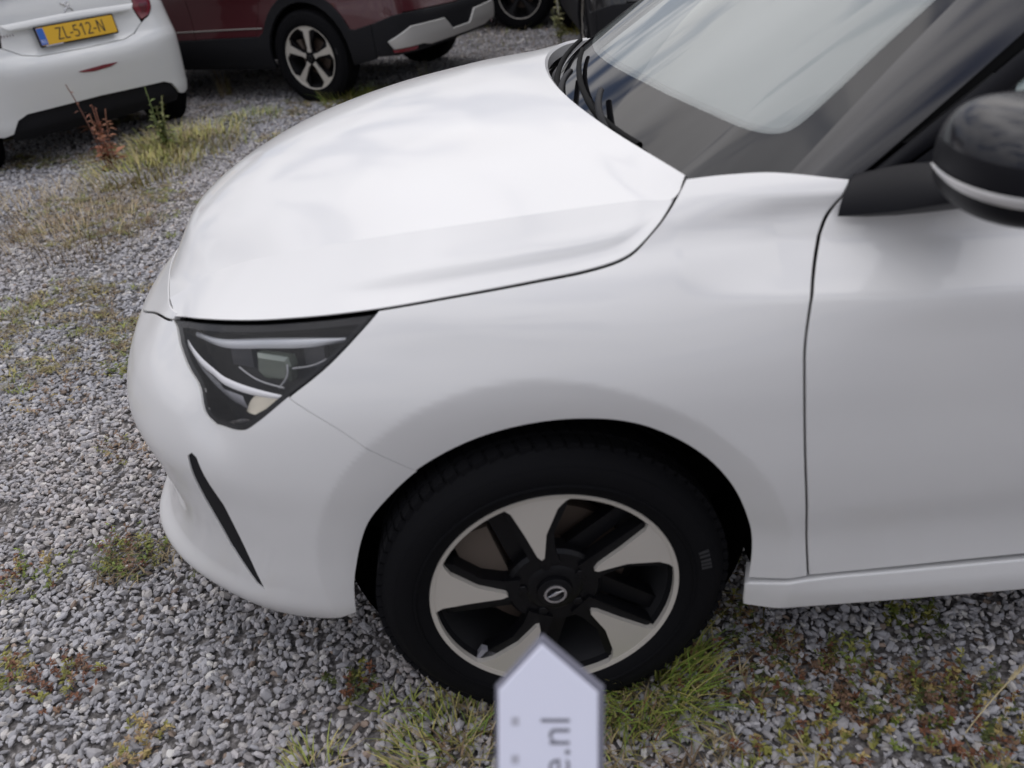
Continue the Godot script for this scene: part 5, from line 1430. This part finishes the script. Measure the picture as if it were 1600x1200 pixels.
func marker() -> void:
	var mk := base("marker_stake", Vector3(-0.012, 0.758, 1.322))
	tag(mk, "white arrow-tipped marker with grey edges and letters in front of the wheel", "marker")
	mk.basis = Basis.from_euler(Vector3(-0.53, 0.025, -0.117))
	var out := PackedVector2Array([Vector2(0, 0), Vector2(-0.0425, -0.0475), Vector2(-0.0415, -0.900), Vector2(0.0575, -0.900), Vector2(0.0565, -0.0475)])
	put(slab(out, -0.006, 0.0, null, 0.002).mesh(), "stake", M.grey_plastic, mk)
	var face := PackedVector2Array([Vector2(-0.0005, -0.0075), Vector2(-0.0395, -0.050), Vector2(-0.0385, -0.89), Vector2(0.0515, -0.89), Vector2(0.0505, -0.0515)])
	put(slab(face, -0.001, 0.0015, null, 0.001).mesh(), "face", M.white_plastic, mk)
	var tx := put(text_soup("e.nl", 0.0245, 0.0006), "letters", M.grey_ink, mk)
	tx.position = Vector3(0.013, -0.100, 0.0017)
	tx.rotation = Vector3(0, 0, PI / 2)
	for y in [-0.0775, -0.112]:
		put(slab(PackedVector2Array([Vector2(-0.028, y - 0.004), Vector2(-0.021, y - 0.004), Vector2(-0.021, y + 0.004), Vector2(-0.028, y + 0.004)]), 0.001, 0.0019, null, 0.0002).mesh(), "faint_mark", M.pale_ink, mk)

# ---------------------------------------------------------------- materials and the scene
func materials() -> void:
	M.white_paint = mat(lin(0.665, 0.66, 0.65), 0.5, 0.0, 0.75)
	M.white_paint.clearcoat_roughness = 0.09
	M.white_paint2 = mat(lin(0.66, 0.67, 0.66), 0.45, 0.0, 1.0)
	M.red_paint = mat(lin(0.060, 0.008, 0.012), 0.35, 0.0, 1.0)
	M.black_paint = mat(lin(0.006, 0.006, 0.007), 0.4, 0.0, 1.0)
	M.black_gloss = mat(lin(0.006, 0.006, 0.009), 0.08)
	M.black_satin = mat(lin(0.008, 0.008, 0.010), 0.42)
	M.black_plastic = mat(lin(0.012, 0.012, 0.014), 0.62)
	M.rubber = mat(lin(0.010, 0.010, 0.010), 0.75)
	M.underbody = mat(lin(0.010, 0.010, 0.010), 0.9)
	M.liner = mat(lin(0.008, 0.008, 0.008), 0.95)
	M.rubber_worn = mat(lin(0.02, 0.02, 0.022), 0.6)
	M.tyre = mat(lin(0.007, 0.007, 0.008), 0.72)
	M.machined = mat(lin(0.54, 0.51, 0.46), 0.32, 0.30)
	M.dark_metal = mat(lin(0.03, 0.03, 0.032), 0.5, 0.4)
	M.dull_metal = mat(lin(0.28, 0.27, 0.25), 0.5, 0.7)
	M.rusty = mat(lin(0.10, 0.075, 0.06), 0.55, 0.5)
	M.caliper = mat(lin(0.09, 0.07, 0.055), 0.7)
	M.chrome = mat(lin(0.62, 0.62, 0.63), 0.15, 1.0)
	M.skid = mat(lin(0.50, 0.49, 0.47), 0.42, 0.35)
	M.glass = pane(lin(0.80, 0.88, 0.84), 0.12)
	M.glass_side = pane(lin(0.50, 0.60, 0.56), 0.40)
	M.glass_dark = mat(lin(0.02, 0.026, 0.025), 0.04)
	M.black_cap = mat(lin(0.006, 0.006, 0.009), 0.17)
	M.fade_dark = mat(Color(0.02, 0.02, 0.025, 0.66), 0.4)
	M.fade_light = mat(Color(0.02, 0.02, 0.025, 0.33), 0.4)
	for k in [M.fade_dark, M.fade_light]: k.transparency = BaseMaterial3D.TRANSPARENCY_ALPHA
	M.frit = mat(lin(0.006, 0.006, 0.007), 0.05)
	M.clear_lens = pane(Color(1, 1, 1), 0.03)
	M.clear_lens.metallic_specular = 0.18
	M.wheel_black = mat(lin(0.004, 0.004, 0.005), 0.35)
	M.wheel_black.metallic_specular = 0.32
	M.weight = mat(lin(0.30, 0.30, 0.33), 0.5, 0.3)
	M.lamp_black = mat(lin(0.004, 0.004, 0.005), 0.3)
	M.lamp_grey = mat(lin(0.30, 0.30, 0.31), 0.3, 0.5)
	M.lamp_dark = mat(lin(0.05, 0.05, 0.055), 0.3, 0.3)
	M.lamp_clear = mat(lin(0.30, 0.30, 0.32), 0.15)
	M.lamp_bright = mat(lin(0.55, 0.56, 0.58), 0.2, 0.3)
	M.lamp_white = mat(lin(0.80, 0.79, 0.80), 0.25)
	M.lamp_amber = mat(lin(0.46, 0.42, 0.34), 0.25, 0.3)
	M.lamp_glass = mat(lin(0.10, 0.12, 0.095), 0.10, 0.2, 1.0)
	M.indicator = mat(lin(0.40, 0.39, 0.38), 0.2, 0.1, 1.0)
	M.red_lens = mat(lin(0.16, 0.006, 0.016), 0.15, 0.0, 1.0)
	M.red_dark = mat(lin(0.09, 0.004, 0.010), 0.2, 0.0, 1.0)
	M.plate_yellow = mat(lin(0.72, 0.42, 0.02), 0.45)
	M.plate_blue = mat(lin(0.03, 0.13, 0.50), 0.45)
	M.ink = mat(lin(0.02, 0.02, 0.02), 0.5)
	M.grey_ink = mat(lin(0.16, 0.16, 0.19), 0.6)
	M.pale_ink = mat(lin(0.42, 0.42, 0.48), 0.6)
	M.white_plastic = mat(lin(0.68, 0.69, 0.80), 0.5)
	M.grey_plastic = mat(lin(0.16, 0.16, 0.20), 0.5)
	M.shade = mat(lin(0.185, 0.20, 0.195), 0.7)
	M.seat_cloth = mat(lin(0.05, 0.05, 0.055), 0.9)
	for k in [[M.tyre, 0.16], [M.rubber, 0.2], [M.liner, 0.1], [M.underbody, 0.1], [M.black_plastic, 0.28], [M.black_satin, 0.24], [M.lamp_black, 0.25], [M.dark_metal, 0.25]]: k[0].metallic_specular = k[1]
	M.straw = mat(lin(0.46, 0.38, 0.22), 0.8)
	var st := mat(Color.WHITE, 0.85)
	st.vertex_color_use_as_albedo = true
	M.stone = st
	var lf := mat(Color.WHITE, 0.65)
	lf.vertex_color_use_as_albedo = true
	lf.cull_mode = BaseMaterial3D.CULL_DISABLED
	lf.backlight_enabled = true
	lf.backlight = Color(0.3, 0.3, 0.3)
	M.leaf = lf
	# soil and fine grit between the stones
	var so := mat(Color.WHITE, 0.95)
	var nt := NoiseTexture2D.new()
	nt.width = 1024; nt.height = 1024; nt.seamless = true
	nt.noise = noise(0.06, 5, 3)
	var ramp := Gradient.new()
	ramp.offsets = PackedFloat32Array([0.0, 0.4, 0.62, 1.0])
	ramp.colors = PackedColorArray([lin(0.06, 0.055, 0.053), lin(0.13, 0.12, 0.115), lin(0.22, 0.205, 0.20), lin(0.36, 0.34, 0.33)])
	nt.color_ramp = ramp
	so.albedo_texture = nt
	so.uv1_triplanar = true
	so.uv1_world_triplanar = true
	so.uv1_scale = Vector3(1.3, 1.3, 1.3)
	M.soil = so

func sky() -> void:
	var cam := Camera3D.new()
	cam.name = "camera"
	add_child(cam)
	cam.position = Vector3(0.00221, 1.33854, 1.84919)
	cam.basis = Basis.from_euler(Vector3(-0.536898, 0.028280, -0.117030))
	var at := CameraAttributesPhysical.new()
	at.frustum_focal_length = 37.75
	at.frustum_focus_distance = 2.1
	at.exposure_aperture = 4.2
	at.exposure_shutter_speed = 100.0
	at.exposure_sensitivity = 100.0
	at.frustum_near = 0.05
	at.frustum_far = 400.0
	cam.attributes = at
	cam.fov = 49.74
	cam.near = 0.05
	cam.far = 400.0
	cam.current = true
	var env := Environment.new()
	env.background_mode = Environment.BG_SKY
	env.tonemap_mode = Environment.TONE_MAPPER_LINEAR
	env.tonemap_exposure = 1.13
	env.sdfgi_enabled = true
	env.ssao_enabled = true
	env.ssil_enabled = true
	# bright overcast: pale wind-drawn sheets with blue gaps, brightest overhead, hazy low down
	var img := Image.create(1024, 512, false, Image.FORMAT_RGBF)
	var big := noise(1.3, 5, 21)
	for y in 512:
		var el := (0.5 - (y + 0.5) / 512.0) * PI
		for x in 1024:
			var az := (x + 0.5) / 1024.0 * TAU
			var dir := Vector3(cos(az) * cos(el), maxf(sin(el), 0.0), sin(az) * cos(el))
			var p := dir / (dir.y + 0.30)
			var r := Vector2(p.x, p.z).rotated(0.7)
			var warp := big.get_noise_3d(p.x * 0.8, p.z * 0.8, 50.0) * 0.5
			var n := 0.55 * big.get_noise_3d(r.x * 0.8, r.y * 1.6 + warp, 0.0) + 0.75 * big.get_noise_3d(r.x * 1.1 + warp, r.y * 3.6, 7.0)
			var cover := smoothstep(-0.30, 0.03, n)
			var grad := 0.44 + 0.92 * dir.y
			grad *= 1.0 + 0.62 * exp(-pow(dir.angle_to(Vector3(0.13, 0.866, -0.483)) / 0.85, 2.0))
			var lump := 0.94 + 0.38 * big.get_noise_3d(p.x * 1.8 + 9.0, p.z * 1.8, 3.0)
			var cloud := Color(0.99, 0.98, 1.015) * grad * lump
			var blue := Color(0.15, 0.25, 0.55).lerp(Color(0.40, 0.48, 0.62), (1.0 - dir.y) * 0.7) * (0.45 + 0.35 * dir.y)
			img.set_pixel(x, y, blue.lerp(cloud, cover))
	var ps := PanoramaSkyMaterial.new()
	ps.panorama = ImageTexture.create_from_image(img)
	var sk := Sky.new()
	sk.sky_material = ps
	env.sky = sk
	var we := WorldEnvironment.new()
	we.name = "world_environment"
	we.environment = env
	add_child(we)
	var sun := DirectionalLight3D.new()
	sun.name = "sun"
	add_child(sun)
	sun.light_energy = 0.15
	sun.light_angular_distance = 75.0
	sun.light_color = Color(1.0, 0.965, 0.92)
	sun.shadow_enabled = true
	sun.rotation_degrees = Vector3(-60, 165, 0)

func _ready() -> void:
	sky()
	materials()
	build_ground()
	near_car()
	parked_hatch()
	suv("parked_suv", Vector3(-0.289, 0, -5.490), 2.651, M.red_paint, "dark red crossover with black cladding parked behind, its tail to the right", M.skid, "twin", 0.35)
	suv("black_car", Vector3(1.38, 0, -8.47), 2.85, M.black_paint, "black car in the far background, one spoked wheel seen right of the red car", M.black_plastic, "thin", 0.3)
	suv("black_car", Vector3(1.56, 0, -3.97), PI / 2, M.black_paint, "black car parked close behind the near bonnet's rear edge, beside the windscreen", M.black_plastic, "thin", 0.1)
	build_plants()
	marker()
